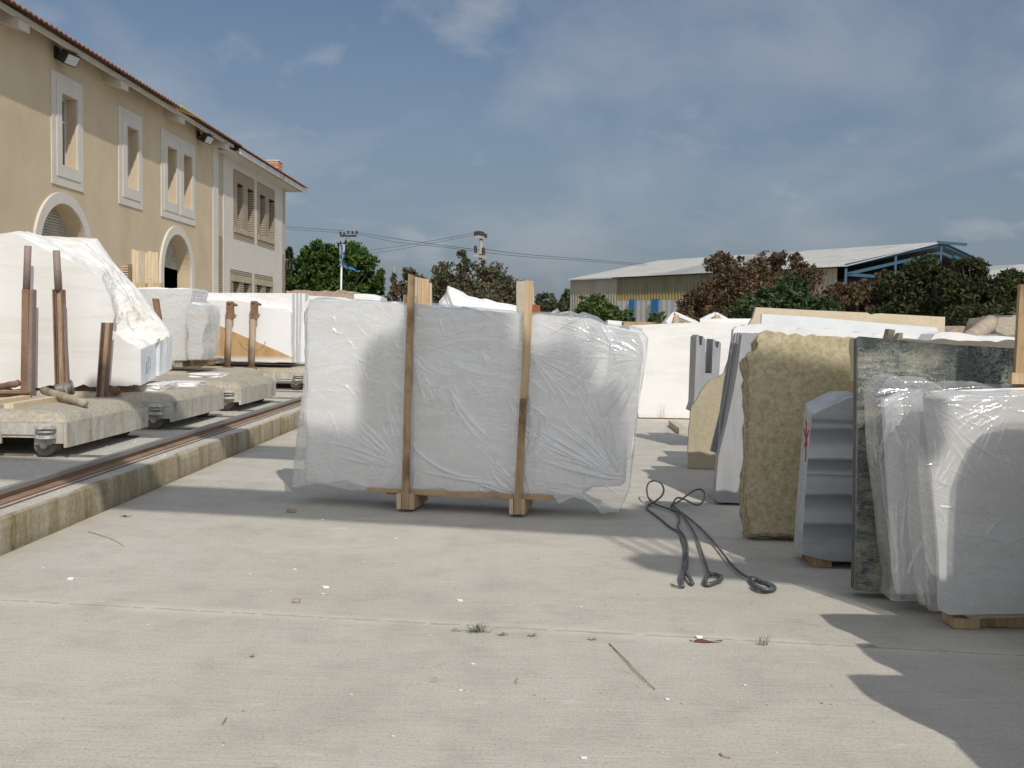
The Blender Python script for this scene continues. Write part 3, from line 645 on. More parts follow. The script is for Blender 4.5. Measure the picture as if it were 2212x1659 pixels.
# ------------------------------------------------------------------ big broken block on the second cart
YF, YB = 12.42, 13.5
FP = [(-260, 505), c1b(0, 130), c1b(140, 100), c1b(700, 380), c1b(1230, 660), c1b(1340, 930), c1b(1400, 1130), c1b(1345, 1310), c1b(1720, 1530), (304, 833)]
BP = [(-200, 505), (20, 505), c1b(640, 147), c1b(1190, 175), c1b(1370, 440), c1b(1480, 560), c1b(1640, 740), c1b(1960, 1150), c1b(2100, 1360), (371, 797)]
FW = [at(u, v, YF) for u, v in FP]; BW = [at(u, v, YB) for u, v in BP]
def densify(P, k=9): return [P[i].lerp(P[i+1], j/k) for i in range(len(P)-1) for j in range(k)] + [P[-1]]
kf = 12; Fd = densify(FW, kf); Bd = densify(BW, kf); nn = len(Fd); mm = 22; V = []
for i in range(nn):
    for j in range(mm+1):
        s = j/mm; p = Fd[i].lerp(Bd[i], s)
        seg = i/kf
        w = (float(np.interp(seg, [1.2, 1.6, 4.0, 5.5], [.12, .35, .5, 1.0])) if seg < 8 else 0.12) * min(1, 4*s*(1-s)*1.6) + (.18 if 1 < seg < 8 else .02)
        q = Vector(((p.x*.6 - p.z*.8)*.55, p.y*3.4, (p.x*.8 + p.z*.6)*1.8))
        d = mnoise.fractal(q*1.3, .95, 2.1, 6)*.15
        sw = (p.y*4.2 + .8*mnoise.noise(q*1.2)) % 1.0; stp = math.floor(mnoise.noise(q*.9)*6)/6*.08 + .055*(sw if sw < .8 else (1-sw)*4)
        nrm = Vector((.80, -.15, .58))
        p = p + nrm*(d+stp-.03)*w
        if seg > 8: p.x -= .05*max(0, 1-abs(s-.53)/.05)
        V.append(p)
Fc = [[i*(mm+1)+j, (i+1)*(mm+1)+j, (i+1)*(mm+1)+j+1, i*(mm+1)+j+1] for i in range(nn-1) for j in range(mm)]
bb = thing('broken_marble_block', 'big white marble block with broken sloping end, propped by rusty steel posts', 'marble block', (-6.0, 12.9, .8))
mob('broken_end', V, Fc, None, bb, mats=[M['broken'], M['white_edge']], fm=[1 if i >= 8*kf else 0 for i in range(nn-1) for j in range(mm)])
fr_edge = [V[i*(mm+1)] for i in range(nn)]; bk_edge = [V[i*(mm+1)+mm] for i in range(nn)]
def fitline(P, z): return Vector((P.x, P.y, z))
bl = [fr_edge[0]] + fr_edge[1:]
bot = rough([(a.x, a.z) for a in (at(304, 833, YF), at(-260, 840, YF))], .02, .09, 3)
nb_ = [p for p in bot][:-1] if False else bot
bp = [Vector((x, YF, z)) for x, z in nb_]
# the lower edge is ragged; drop the doubled return points
seen = []; 
for p in bp:
    if not seen or p.x < seen[-1].x - .01: seen.append(p)
face = fr_edge + seen[1:]
b = MB(); b.add(face, [list(range(len(face)))])
back = [p for p in bk_edge] + [Vector((fr_edge[0].x, YB, .82))]
b.add(back, [list(range(len(back)-1, -1, -1))])
b.build('sawn_face', M['white_vein'], bb)
# under-face wedge of chipped stone, seen at the foot
pts = [at(190, 826, YF+.02), at(236, 822, YF+.01), at(304.5, 800, YF-.01), at(330, 812, YF+.4), at(368, 800, YB-.05), at(300, 836, YF), at(262, 838.5, YF), at(205, 836, YF)]
# painted blue tally marks on the end face
b = MB()
for i, (xx, ya_, yb_) in enumerate(((1010, 955, 1035), (1022, 912, 1034), (1036, 920, 1005))):
    p = [ax(*c2(xx, ya_), -4.84), ax(*c2(xx, yb_), -4.84)]
    b.prism([(-4.842, p[0].y, p[0].z), (-4.842, p[0].y+.012, p[0].z), (-4.842, p[1].y+.012, p[1].z), (-4.842, p[1].y, p[1].z)], (.004, 0, 0))
b.build('paint_marks', newmat('blue_paint_mark', (.06, .14, .22), .7)[0], bb)
# rubble and chips lying on the cart under the end
def rock(name, c, s, mat, seed=0, parent=None, sub=3, amp=.28, flat=None):
    import bmesh
    bm = bmesh.new(); bmesh.ops.create_icosphere(bm, subdivisions=sub, radius=1.0)
    V = []
    for v in bm.verts:
        p = v.co.copy(); q = p*1.3 + Vector((seed*3.1, seed, 0))
        # planes cut through the ball give facets
        p = Vector([max(-.62, min(.62, a)) for a in p])*1.35
        p *= 1 + amp*mnoise.fractal(q, .9, 2.1, 4)
        V.append(Vector((p.x*s[0], p.y*s[1], p.z*s[2])) + Vector(c))
    if flat is not None:
        for p in V: p.z = max(p.z, flat)
    fc = [[v.index for v in f.verts] for f in bm.faces]; bm.free()
    return mob(name, V, fc, mat, parent)
rnd = random.Random(5)
for i, (u, v, Y, s, lab) in enumerate(((335, 812, 13.0, (.22, .4, .06), 'white chipped slab scrap jutting from under the broken block'),
                        (400, 812, 13.9, (.26, .3, .035), 'flat white scrap on the second cart beside the broken block'),
                        (450, 812, 16.3, (.30, .3, .035), 'flat white scrap lying on the third cart bed'))):
    p = at(u, v, Y); p.z = .24+.455+s[2]*.5+.02; setp(rock('marble_scrap', p, s, M['white'], 11+i, None, 4, .10), lab, 'stone scrap')
# steel posts
def chan(mb, u0, v0, u1, v1, Y, w, d=.09, open_=True):
    a = at(u0, v0, Y); c = at(u1, v1, Y); ln = (c-a); X = Vector((1, 0, 0)); D = Vector((0, 1, 0))
    if open_:
        for s in (-1, 1): mb.prism([a+X*(s*w/2-.008), a+X*(s*w/2+.008), a+X*(s*w/2+.008)+D*d, a+X*(s*w/2-.008)+D*d], ln)
        m0 = mb.mi; mb.mi = 1; mb.prism([a+X*(-w/2+.009)+D*(d*.45), a+X*(w/2-.009)+D*(d*.45), a+X*(w/2-.009)+D*(d*.45+.012), a+X*(-w/2+.009)+D*(d*.45+.012)], ln); mb.mi = m0
        mb.prism([a+X*(-w/2+.02)+D*(d*.45-.03), a+X*(-w/2+.028)+D*(d*.45-.03), a+X*(-w/2+.028)+D*(d*.45-.001), a+X*(-w/2+.02)+D*(d*.45-.001)], ln)
    else: mb.prism([a+X*(-w/2), a+X*(w/2), a+X*(w/2)+D*d, a+X*(-w/2)+D*d], ln)
YP = 12.1
t = thing('steel_post', 'left rusty steel post with round upper pipe before the broken block', 'steel post', at(51.6, 846, YP), 'steel posts propping stone on the carts')
b = MB(); chan(b, 54.5, 624.5, 51.0, 892, YP, .085, .10, False); b.build('box_section', M['rust'], t); b = MB(); b.prism([at(64, 625, YP), at(70.5, 625, YP), at(67, 892, YP), at(57, 892, YP)], (0, .1, 0)); b.build('side_flange', M['pipe'], t)
b = MB(); b.tube([at(60.4, 531, YP+.05), at(57, 628, YP+.05)], .042, 14); b.build('pipe', M['pipe'], t, True)
t = thing('steel_post', 'middle steel post of pale worn channel with a pipe on top', 'steel post', at(130, 845, YP), 'steel posts propping stone on the carts')
b = MB(); chan(b, 123, 625, 130.2, 890, YP, .105, .1); b.build('channel', None, t, mats=[M['rust'], M['rustpale']])
b = MB(); b.prism([at(133, 628, YP+.03), at(135.5, 630, YP+.03), at(149, 870, YP+.03), at(138, 870, YP+.03)], (0, .05, 0)); b.build('side_flange', M['pipe'], t)
b = MB(); b.tube([at(121.8, 541, YP+.05), at(126, 628, YP+.05)], .042, 14); b.build('pipe', M['pipe'], t, True)
t = thing('steel_post', 'short rusty channel post at the right of the broken block face', 'steel post', at(216, 862, YP), 'steel posts propping stone on the carts')
b = MB(); chan(b, 228.5, 697, 214.6, 888, YP+.02, .10, .09); b.build('channel', None, t, mats=[M['rust'], M['rustpale']])
b = MB(); chan(b, 334, 645, 346, 720, 16.5, .09, .08, False)
setp(b.build('steel_post', M['rust']), 'leaning rusty post tip between the broken block and the wrapped block', 'steel post', 'steel posts propping stone on the carts')

# things lying on the nearest cart
def logbar(name, a, b_, r, mat, lab, cat, n=10, r2=None, grp=None):
    m = MB(); P = [Vector(a).lerp(Vector(b_), i/8) + Vector((.006*math.sin(i*2.1), .006*math.cos(i*1.7), .004*math.sin(i*3.3))) for i in range(9)]
    m.tube(P, r, n, r2); return setp(m.build(name, mat, None, True), lab, cat, grp)
logbar('wooden_pole', gz(*c2(300, 1150), .80), gz(*c2(585, 1240), .735), .045, M['log'], 'thick round wooden pole lying crosswise on the nearest cart', 'wooden pole')
b = MB(); b.bar(gz(*c2(60, 1262), .72), gz(*c2(412, 1205), .73), .10, .06); setp(b.build('wooden_beam', M['timber_pale']), 'squared pale timber lying under the round pole on the nearest cart', 'timber')
b = MB(); b.bar(gz(*c2(-60, 1235), .72), gz(*c2(180, 1200), .73), .10, .05); setp(b.build('wooden_beam', M['timber_pale']), 'pale timber at the left frame edge on the nearest cart', 'timber')
b = MB(); b.bar(at(*c2(-90, 1165), 11.3), at(*c2(215, 1165), 11.25), .12, .012); b.bar(at(*c2(-90, 1175), 11.3), at(*c2(215, 1175), 11.25), .02, .07); setp(b.build('steel_angle', M['rust']), 'rusty steel section lying at the foot of the left post', 'steel bar')
logbar('wooden_pole', at(*c2(-120, 1150), 11.6), at(*c2(130, 1100), 11.5), .04, M['rust'], 'rusty bar leaning behind the left post foot', 'steel bar')
b = MB(); b.cyl(at(*c2(440, 1160), 11.0), at(*c2(440, 1160), 11.0)+Vector((.02, .015, .005)), .085, 24); p = at(*c2(485, 1130), 11.05); b.cyl(p-Vector((.13, .09, .03)), p, .065, 20); b.cyl(p, p+Vector((.02, .015, .004)), .085, 24)
setp(b.build('steel_roller', M['wheel']), 'dark flanged steel roller beside the middle post foot', 'roller')
p = at(*c2(790, 1148), 12.33); b = MB(); b.box(p.x-.05, p.x+.05, p.y-.05, p.y+.05, p.z-.03, p.z+.03); b.box(p.x-.09, p.x+.09, p.y-.02, p.y+.02, p.z-.035, p.z-.01)
setp(b.build('steel_wedge', M['rust']), 'small rusty wedge under the edge of the broken block', 'wedge')
# timber packing under the broken block and on cart 4/5
def packing(u0, v0, u1, v1, Y, dep, mat, lab, name='packing_timber', cat='timber'):
    a = at(u0, v0, Y); c = at(u1, v1, Y); m = MB(); m.cbox(min(a.x, c.x), max(a.x, c.x), Y, Y+dep, min(a.z, c.z), max(a.z, c.z), .006); return setp(m.build(name, mat), lab, cat, 'packing under the stones')
packing(60, 834, 296, 858, 12.6, .8, M['timber_dk'], 'dark timber packing under the big broken block')
packing(*c4(600, 980), *c4(690, 1050), 18.0, .8, M['timber_grey'], 'grey packing block under the plastic wrapped block')
packing(*c4(780, 968), *c4(960, 1035), 18.0, .5, M['timber_dk'], 'dark sloping packing plank under the wrapped rounded chunk')

# ------------------------------------------------------------------ plastic sheets
def resample(P, n):
    """P = [(u,v)...] -> n points evenly spaced along it"""
    d = [0]
    for i in range(1, len(P)): d.append(d[-1] + math.hypot(P[i][0]-P[i-1][0], P[i][1]-P[i-1][1]))
    us = np.interp(np.linspace(0, d[-1], n), d, [p[0] for p in P]); vv = np.interp(np.linspace(0, d[-1], n), d, [p[1] for p in P])
    return list(zip(us, vv))
def creases(A, Z, cl):
    h = np.zeros_like(A)
    for x0, z0_, x1, z1_, bend, w, amp in cl:
        dx_, dz_ = x1-x0, z1_-z0_; ln = math.hypot(dx_, dz_)
        if ln < 1e-4: continue
        t = ((A-x0)*dx_ + (Z-z0_)*dz_)/ln**2; d = (-(A-x0)*dz_ + (Z-z0_)*dx_)/ln
        d = d - bend*4*t*(1-t)
        win = np.clip(1-np.abs(2*t-1), 0, 1)**.7
        h = np.maximum(h, amp*np.exp(-np.abs(d)/w*1.2)*win)
    return h
def make_film(name, pl, left, right, top_rows, thick, mat, parent, nx=300, nz=170, off=.035, seed=1, fans=(), extra=(), nrand=60, flare=None, sides=(True, True), wav=.007, bottom_wave=.02, amp=1.0):
    """sheet hung over a stack: front face between two read outlines, both ends turned back, top folded over"""
    rnd = random.Random(seed)
    Lf = resample(left, nz); Rf = resample(right, nz)
    LA = [pl.sz(pl.hit(u, v, off)) for u, v in Lf]; RA = [pl.sz(pl.hit(u, v, off)) for u, v in Rf]
    LA = np.array(LA); RA = np.array(RA)
    T = np.linspace(0, 1, nx)[None, :]
    A = LA[:, 0:1]*(1-T) + RA[:, 0:1]*T; Z = LA[:, 1:2]*(1-T) + RA[:, 1:2]*T
    if callable(top_rows): Z = Z + top_rows(A, Z)
    cl = []
    for (fx, fz, a0, a1, cnt, l0, l1, am) in fans:
        for _ in range(cnt):
            a = math.radians(rnd.uniform(a0, a1)); l = rnd.uniform(l0, l1); s0 = rnd.uniform(.02, .25)*l
            cl.append((fx+math.cos(a)*s0, fz+math.sin(a)*s0, fx+math.cos(a)*l, fz+math.sin(a)*l, rnd.uniform(-.04, .04), rnd.uniform(.005, .012), am*rnd.uniform(.4, 1.0)))
            if rnd.random() < .8:
                a += rnd.gauss(0, .05); l2 = l*rnd.uniform(.4, 1.1); s2 = l2*rnd.uniform(.2, .6)
                cl.append((fx+math.cos(a)*s2, fz+math.sin(a)*s2, fx+math.cos(a)*l2, fz+math.sin(a)*l2, rnd.uniform(-.03, .03), rnd.uniform(.003, .007), am*rnd.uniform(.25, .6)))
    a_min, a_max, z_min, z_max = A.min(), A.max(), Z.min(), Z.max()
    for _ in range(nrand):
        x = rnd.uniform(a_min, a_max); z = rnd.uniform(z_min, z_max); a = rnd.gauss(-.6, .7); l = rnd.uniform(.08, .35)
        cl.append((x, z, x+math.cos(a)*l, z+math.sin(a)*l, rnd.uniform(-.03, .03), rnd.uniform(.004, .009), rnd.uniform(.003, .009)))
    cl += list(extra)
    Hh = creases(A, Z, cl)*amp*1.1
    NO = np.array([[mnoise.noise(Vector((A[i, j]*1.9, Z[i, j]*1.4, seed))) + .5*mnoise.noise(Vector((A[i, j]*4.5 - Z[i, j]*3, Z[i, j]*5, seed+7))) for j in range(nx)] for i in range(nz)])
    Hh = Hh + wav*(NO+.9)*.8
    if flare is not None: Hh = Hh + flare(A, Z)
    V = []; grid = []
    ns = 7
    for i in range(nz):
        row = []
        if sides[0]:
            for k_ in range(ns, 0, -1): row.append((LA[i, 0] + .012*mnoise.noise(Vector((k_, Z[i, 0]*3, seed))), Z[i, 0], -(thick)*k_/ns + off*.5))
        for j in range(nx): row.append((A[i, j], Z[i, j], off*1.0 + Hh[i, j] - off))
        if sides[1]:
            for k_ in range(1, ns+1): row.append((RA[i, 0] + .012*mnoise.noise(Vector((k_, Z[i, -1]*3, seed))), Z[i, -1], -(thick)*k_/ns + off*.5))
        grid.append(row)
    w_ = len(grid[0])
    # top: rows folding back from the first row
    tops = []
    for k_ in range(6, 0, -1):
        f = k_/6; row = []
        for (a, z, o) in grid[0]:
            oo = o - (thick + o)*f if o > -thick else o
            row.append((a, z + .02*(1-(1-f)**2) + .015*mnoise.noise(Vector((a*5, f*3, seed))), oo))
        tops.append(row)
    allr = tops + grid
    V = [pl.w(a, max(z, .006), off + o) for r in allr for a, z, o in r]
    Fc = [[i*w_+j, i*w_+j+1, (i+1)*w_+j+1, (i+1)*w_+j] for i in range(len(allr)-1) for j in range(w_-1)]
    return mob(name, V, Fc, mat, parent, smooth=True)

# ------------------------------------------------------------------ the wrapped bundle in the middle
PM = PL(-1.08, 8.56, -8.3)
mbn = thing('wrapped_slab_bundle', 'large plastic wrapped bundle of white slabs strapped between upright boards, centre of the yard', 'marble slabs', (-.55, 8.7, 0))
slabuv = [cm(262, 252), cm(420, 250), cm(800, 272), cm(1460, 328), cm(1640, 345), cm(1830, 395), cm(1930, 480), cm(2015, 700), cm(2022, 1000), cm(2015, 1180), cm(2008, 1245), cm(1985, 1262), cm(1830, 1270), cm(1760, 1320), cm(1640, 1318), cm(1150, 1300), cm(800, 1290), cm(640, 1290), cm(480, 1242), cm(380, 1252), cm(265, 1240), cm(262, 1100), cm(268, 1000), cm(256, 880), cm(262, 600), cm(258, 400)]
for i in range(9):
    slab('slab', slabuv, PM, .026, M['white'] if i < 8 else M['white_edge'], mbn, off=-.004-.031*i, amp=.010, step=.10, seed=20+i, skip=(), da=(0 if i == 0 else .02*math.sin(i*2.3)), dz=(0 if i == 0 else .012*math.sin(i*1.9)))
back_uv = [cm(290, 262), cm(1460, 330), cm(1830, 345), cm(1930, 390), cm(2090, 425), cm(2118, 500), cm(2100, 700), cm(2050, 1100), cm(1960, 1262), cm(500, 1240), cm(290, 1225)]
for i in range(4): slab('slab', back_uv, PM, .026, M['white'], mbn, off=-.285-.031*i, amp=.012, step=.1, seed=40+i)
filmL = [cm(275, 238), cm(258, 320), cm(258, 600), cm(215, 900), cm(180, 1275)]
filmR = [cm(2105, 412), cm(2138, 455), cm(2132, 560), cm(2085, 850), cm(2055, 1150), cm(2038, 1300), cm(1985, 1415)]
def toplift(A, Z):
    # the sheet's top line sags left to right and has a few torn peaks
    zt_ = Z[0:1, :]*1.0
    tgt = np.interp(A[0], [PM.sz(PM.hit(*cm(x, y)))[0] for x, y in TOPL], [PM.sz(PM.hit(*cm(x, y)))[1] for x, y in TOPL])[None, :]
    zb_ = Z[-1:, :]
    btm = np.interp(A[0], [PM.sz(PM.hit(*cm(x, y)))[0] for x, y in BOTL], [PM.sz(PM.hit(*cm(x, y)))[1] for x, y in BOTL])[None, :]
    f = (Z - zb_)/(zt_ - zb_)
    return (btm + f*(tgt - btm)) - Z
TOPL = [(275, 238), (330, 240), (800, 264), (1200, 296), (1460, 318), (1610, 322), (1625, 300), (1640, 325), (1700, 312), (1740, 336), (1765, 325), (1850, 345), (1910, 385), (1950, 392), (2040, 402), (2105, 414)]
BOTL = [(180, 1275), (300, 1276), (420, 1255), (600, 1295), (800, 1300), (1150, 1312), (1500, 1322), (1730, 1335), (1750, 1370), (1830, 1330), (1930, 1365), (1985, 1425), (2038, 1415)]
mp_ = lambda x, y: PM.sz(PM.hit(*cm(x, y)))
def fan(x, y, a0, a1, n, l0, l1, am): a, z = mp_(x, y); return (a, z, a0, a1, n, l0, l1, am)
fansM = [fan(800, 1170, 100, 175, 26, .25, .75, .016), fan(2010, 1230, 105, 178, 34, .25, .95, .018), fan(1480, 520, -60, 40, 24, .2, .7, .016), fan(2120, 560, 150, 250, 26, .2, .7, .020),
         fan(850, 540, -80, -10, 16, .15, .55, .014), fan(1430, 420, 140, 230, 12, .15, .45, .012), fan(1480, 1150, 70, 120, 10, .3, .7, .014), fan(1900, 470, 160, 250, 22, .15, .6, .020), fan(1440, 1330, 110, 175, 12, .2, .6, .012), fan(800, 300, 190, 260, 10, .15, .4, .008)]
def ec(x0, y0, x1, y1, bend, w, am): a = mp_(x0, y0); c = mp_(x1, y1); return (a[0], a[1], c[0], c[1], bend, w, am)
extraM = [ec(850, 1050, 1230, 1225, -.07, .012, .02), ec(1050, 720, 1280, 1010, -.03, .014, .02), ec(1060, 740, 1260, 1040, -.05, .012, .018), ec(1050, 570, 1320, 660, -.04, .014, .018), ec(850, 560, 980, 650, -.03, .012, .018),
          ec(460, 480, 520, 530, .05, .008, .016), ec(400, 380, 480, 430, -.03, .008, .016), ec(600, 520, 610, 590, .03, .008, .016), ec(450, 715, 510, 750, .02, .009, .014), ec(500, 530, 640, 600, -.02, .009, .014), ec(410, 330, 420, 380, .01, .006, .014),
          ec(1490, 830, 1580, 950, .05, .012, .018), ec(900, 590, 1050, 650, -.02, .014, .016), ec(850, 1175, 1380, 1270, -.01, .016, .012), ec(1080, 430, 1380, 380, .02, .02, .010), ec(1000, 500, 1380, 470, .03, .02, .010), ec(1100, 870, 1170, 960, .01, .01, .012),
          ec(1920, 400, 1900, 720, .05, .02, .03), ec(1880, 380, 1960, 640, .04, .016, .024)]
def flareM(A, Z):
    # loose at both lower corners, bellied a little between the boards
    a0 = mp_(800, 900)[0]; a1 = mp_(1440, 900)[0]
    s = .02*np.exp(-((A-(a0+a1)/2)/.28)**2)*np.clip(1-((Z-.8)/.75)**2, 0, 1)
    tight = -.0*A
    return s + tight + .04*np.clip((mp_(265, 900)[0]-A)/.25, 0, 1)*np.clip(1.2-Z, 0, 1)
make_film('plastic_wrap', PM, filmL, filmR, toplift, .37, M['film'], mbn, nx=640, nz=340, fans=fansM, extra=extraM, nrand=150, flare=flareM, seed=3)
# upright boards in front and behind, foot blocks, base plank
def board(poly, pl, off, th, mat, parent, name='upright_board'):
    m = MB(); m.prism([pl.hit(u, v, off) for u, v in poly], -pl.n*th); return m.build(name, mat, parent)
board([cm(820, 98), cm(853, 108), cm(835, 757), cm(797, 755)], PM, .085, .03, M['timber_dk'], mbn)
board([cm(797, 755), cm(830, 756), cm(822, 1402), cm(782, 1400)], PM, .115, .029, M['timber_dk'], mbn)
board([cm(1468, 135), cm(1511, 138), cm(1478, 790), cm(1437, 790)], PM, .085, .03, M['timber'], mbn)
board([cm(1437, 791), cm(1475, 791), cm(1440, 1430), cm(1401, 1430)], PM, .115, .029, M['timber_dk'], mbn)
def blockp(x0, y0, x1, y1, off, th, mat, name, parent=mbn): return board([cm(x0, y0), cm(x1, y0), cm(x1, y1), cm(x0, y1)], PM, off, th, mat, parent, name)
blockp(755, 1316, 780, 1399, .115, .5, M['timber_pale'], 'foot_block'); blockp(824, 1316, 851, 1402, .115, .5, M['timber'], 'foot_block')
blockp(1378, 1346, 1400, 1428, .115, .5, M['timber_pale'], 'foot_block'); blockp(1442, 1346, 1464, 1430, .115, .5, M['timber'], 'foot_block')
board([cm(590, 1284), cm(640, 1284), cm(1620, 1325), cm(1622, 1349), cm(1140, 1338), cm(590, 1300)], PM, .055, .045, M['timber_h'], mbn, 'base_plank')
for i in range(3): board([cm(700+i, 1302), cm(1500, 1340), cm(1500, 1352), cm(700+i, 1318)], PM, -.06-.1*i, .07, M['timber_h'], mbn, 'base_plank')
for i, (xa, xb, ya_, mt) in enumerate(((848, 868, 112, 'timber_grey'), (869, 893, 117, 'timber'), (894, 902, 122, 'timber_pale'), (903, 934, 124, 'timber'), (938, 948, 147, 'timber_pale'))):
    board([cm(xa, ya_), cm(xb, ya_+4), cm(xb, 560), cm(xa, 560)], PM, -.40-.03*i, .022, M[mt], mbn, 'back_board')
board([cm(1418, 142), cm(1466, 136), cm(1466, 560), cm(1418, 560)], PM, -.42, .03, M['timber_grey'], mbn, 'back_board')
board([cm(1505, 170), cm(1513, 170), cm(1513, 560), cm(1505, 560)], PM, -.46, .03, M['timber_pale'], mbn, 'back_board')
blockp(793, 215, 821, 267, -.02, .34, M['timber'], 'top_block')
blockp(1498, 268, 1520, 322, -.02, .34, M['redwood'], 'top_block')

# ------------------------------------------------------------------ stained slabs on the farthest cart
PS = PL(-4.8, 20.3, 0)
sb = thing('stained_marble_slabs', 'upright white slabs with a brown diagonal stain, held by steel posts on the farthest cart', 'marble slabs', (-5.6, 20.6, .8))
def stainmat():
    m, t, b = newmat('brown_stained_marble', (.8, .79, .77), .5)
    g = t.nodes.new('ShaderNodeNewGeometry'); s = t.nodes.new('ShaderNodeSeparateXYZ'); t.links.new(g.outputs['Position'], s.inputs[0])
    p0 = PS.hit(*c4(985, 535)); p1 = PS.hit(*c4(1620, 810)); sl_ = (p1.z-p0.z)/(p1.x-p0.x)
    d = mth(t, 'SUBTRACT', mth(t, 'ADD', p0.z, mth(t, 'MULTIPLY', mth(t, 'SUBTRACT', s.outputs[0], p0.x), sl_)), s.outputs[2])
    d = mth(t, 'ADD', d, mth(t, 'MULTIPLY', mth(t, 'SUBTRACT', noi(t, pos(t), 3, 4), .5), .03))
    k = ramp(t, d, [(0.0, 0.0), (.012, 1.0)])
    zf = ramp(t, mth(t, 'SUBTRACT', s.outputs[2], .80), [(.02, 0.0), (.14, 1.0)])
    br = ramp(t, noi(t, pos(t, (2, 2, 1)), 2, 5, .65), [(.35, (.42, .26, .105)), (.6, (.52, .35, .17))])
    zr = mth(t, 'ADD', p0.z - 1.45, 0)
    wh = ramp(t, noi(t, pos(t), 2, 4), [(.3, (.76, .76, .75)), (.7, (.82, .81, .79))])
    c = mix(t, mth(t, 'MULTIPLY', k, mth(t, 'MAXIMUM', zf, .25)), wh, br)
    # two arc scuffs
    for (cx, cz, r_, lo, hi) in ((1480, 730, .30, -.9, .0), (1010, 700, .26, -.9, .0)):
        q = PS.hit(*c4(cx, cz)); vs_ = t.nodes.new('ShaderNodeVectorMath'); vs_.operation = 'DISTANCE'; t.links.new(g.outputs['Position'], vs_.inputs[0]); vs_.inputs[1].default_value = (q.x, q.y+.02, q.z)
        dd = mth(t, 'ABSOLUTE', mth(t, 'SUBTRACT', vs_.outputs['Value'], r_)); arc = mth(t, 'LESS_THAN', dd, .012)
        low = mth(t, 'LESS_THAN', s.outputs[2], q.z-.06); c = mix(t, mth(t, 'MULTIPLY', mth(t, 'MULTIPLY', arc, low), .6), c, (.20, .18, .15))
    t.links.new(c, b.inputs['Base Color']); return m
slab('slab', [c4(900, 310), c4(1020, 312), c4(1300, 312), c4(1420, 335), c4(1550, 385), c4(1840, 405), c4(1885, 440), c4(1893, 470), c4(1898, 1003), c4(1500, 992), c4(1240, 985), c4(1100, 950), c4(900, 945)], PS, .10, stainmat(), sb, off=.10, amp=.006, step=.12, seed=2)
slab('slab', [c4(835, 290), c4(850, 228), c4(1905, 238), c4(1905, 1004), c4(835, 1004)], PS, .25, M['white'], sb, off=0, amp=.006, step=.2, seed=3)
slab('slab', [c4(860, 228), c4(1950, 236), c4(1942, 1006), c4(860, 1000)], PS, .20, M['white_edge'], sb, off=-.26)
slab('slab', [c4(860, 230), c4(1990, 236), c4(1968, 1006), c4(860, 1000)], PS, .22, M['white'], sb, off=-.50)
slab('slab', [c4(860, 230), c4(2045, 238), c4(2043, 1000), c4(860, 1000)], PS, .34, M['white_edge'], sb, off=-.76)
packing(*c4(1000, 1005), *c4(1890, 1025), 20.32, .8, M['timber_dk'], 'thin dark packing under the brown stained slabs')
YQ = 20.0
for (sx, lx, w0, w1, lab) in (((1182, 1255), (1165, 1225, 1180), 325, 525, 'left socketed steel post before the brown stained slabs'), ((1450, 1520), (1430, 1500, 1455), 320, 525, 'right socketed steel post before the brown stained slabs')):
    t = thing('socket_post', lab, 'steel post', at(*c4(lx[0]+30, 1075), YQ), 'socketed steel posts')
    b = MB(); a = at(*c4(sx[0], w0), YQ); c = at(*c4(sx[1], w1), YQ); b.cbox(a.x, c.x, YQ-.05, YQ+.06, c.z, a.z, .02); sc_ = b.build('socket', M['rust'], t)
    b = MB(); b.tube([at(*c4(sx[1]-10, w0+25), YQ), at(*c4(sx[1]+38, w0+45), YQ-.03)], .028, 10); b.tube([at(*c4(sx[0]+25, w0+10), YQ-.07), at(*c4(sx[0]+25, w0+22), YQ-.05)], .03, 8); b.build('handle', M['rust'], sc_)
    b = MB(); b.tube([at(*c4((sx[0]+sx[1])/2-8, w1-4), YQ), at(*c4(lx[0]+22, 1070), YQ)], .062, 14); b.build('pipe', M['rustpale'], t, True)
    p = at(*c4(lx[0]+22, 1070), YQ); b = MB(); b.box(p.x-.10, p.x+.10, YQ-.08, YQ+.08, p.z-.03, p.z+.04); b.build('foot', M['rust'], t)
t = thing('socket_post', 'post head with handle just right of the wrapped rounded chunk', 'steel post', at(*c4(900, 1000), YQ), 'socketed steel posts')
b = MB(); a = at(*c4(880, 322), YQ); c = at(*c4(952, 560), YQ); b.cbox(a.x, c.x, YQ-.05, YQ+.06, c.z, a.z, .02); sc_ = b.build('socket', M['rust'], t)
b = MB(); b.tube([at(*c4(945, 345), YQ), at(*c4(985, 360), YQ-.03)], .028, 10); b.build('handle', M['rust'], sc_)
# wrapped block on the fourth cart
PW = PL(-6, 17.95, 0)
wb = thing('wrapped_marble_block', 'plastic wrapped white block on a cart between the broken block and the stained slabs', 'marble block', (-6.3, 18.3, .85))
slab('block', [c4(150, 195), c4(200, 172), c4(770, 182), c4(800, 205), c4(770, 400), c4(740, 600), c4(735, 975), c4(150, 985)], PW, .9, M['white'], wb, amp=.01, step=.15, seed=5)
make_film('plastic_wrap', PW, [c4(120, 190), c4(120, 980)], [c4(806, 186), c4(806, 420), c4(750, 620), c4(740, 985)], None, .8, M['film2'], wb, nx=180, nz=150, seed=12, nrand=160, fans=[(-5.7, 1.9, 150, 260, 20, .2, .8, .03), (-5.2, 2.1, 170, 280, 20, .2, .7, .03)], wav=.014)
PW2 = PL(-6, 17.6, 0)
wc = thing('wrapped_marble_chunk', 'smaller wrapped rounded white chunk with an ochre top beside the wrapped block', 'marble block', (-5.4, 17.9, .85))
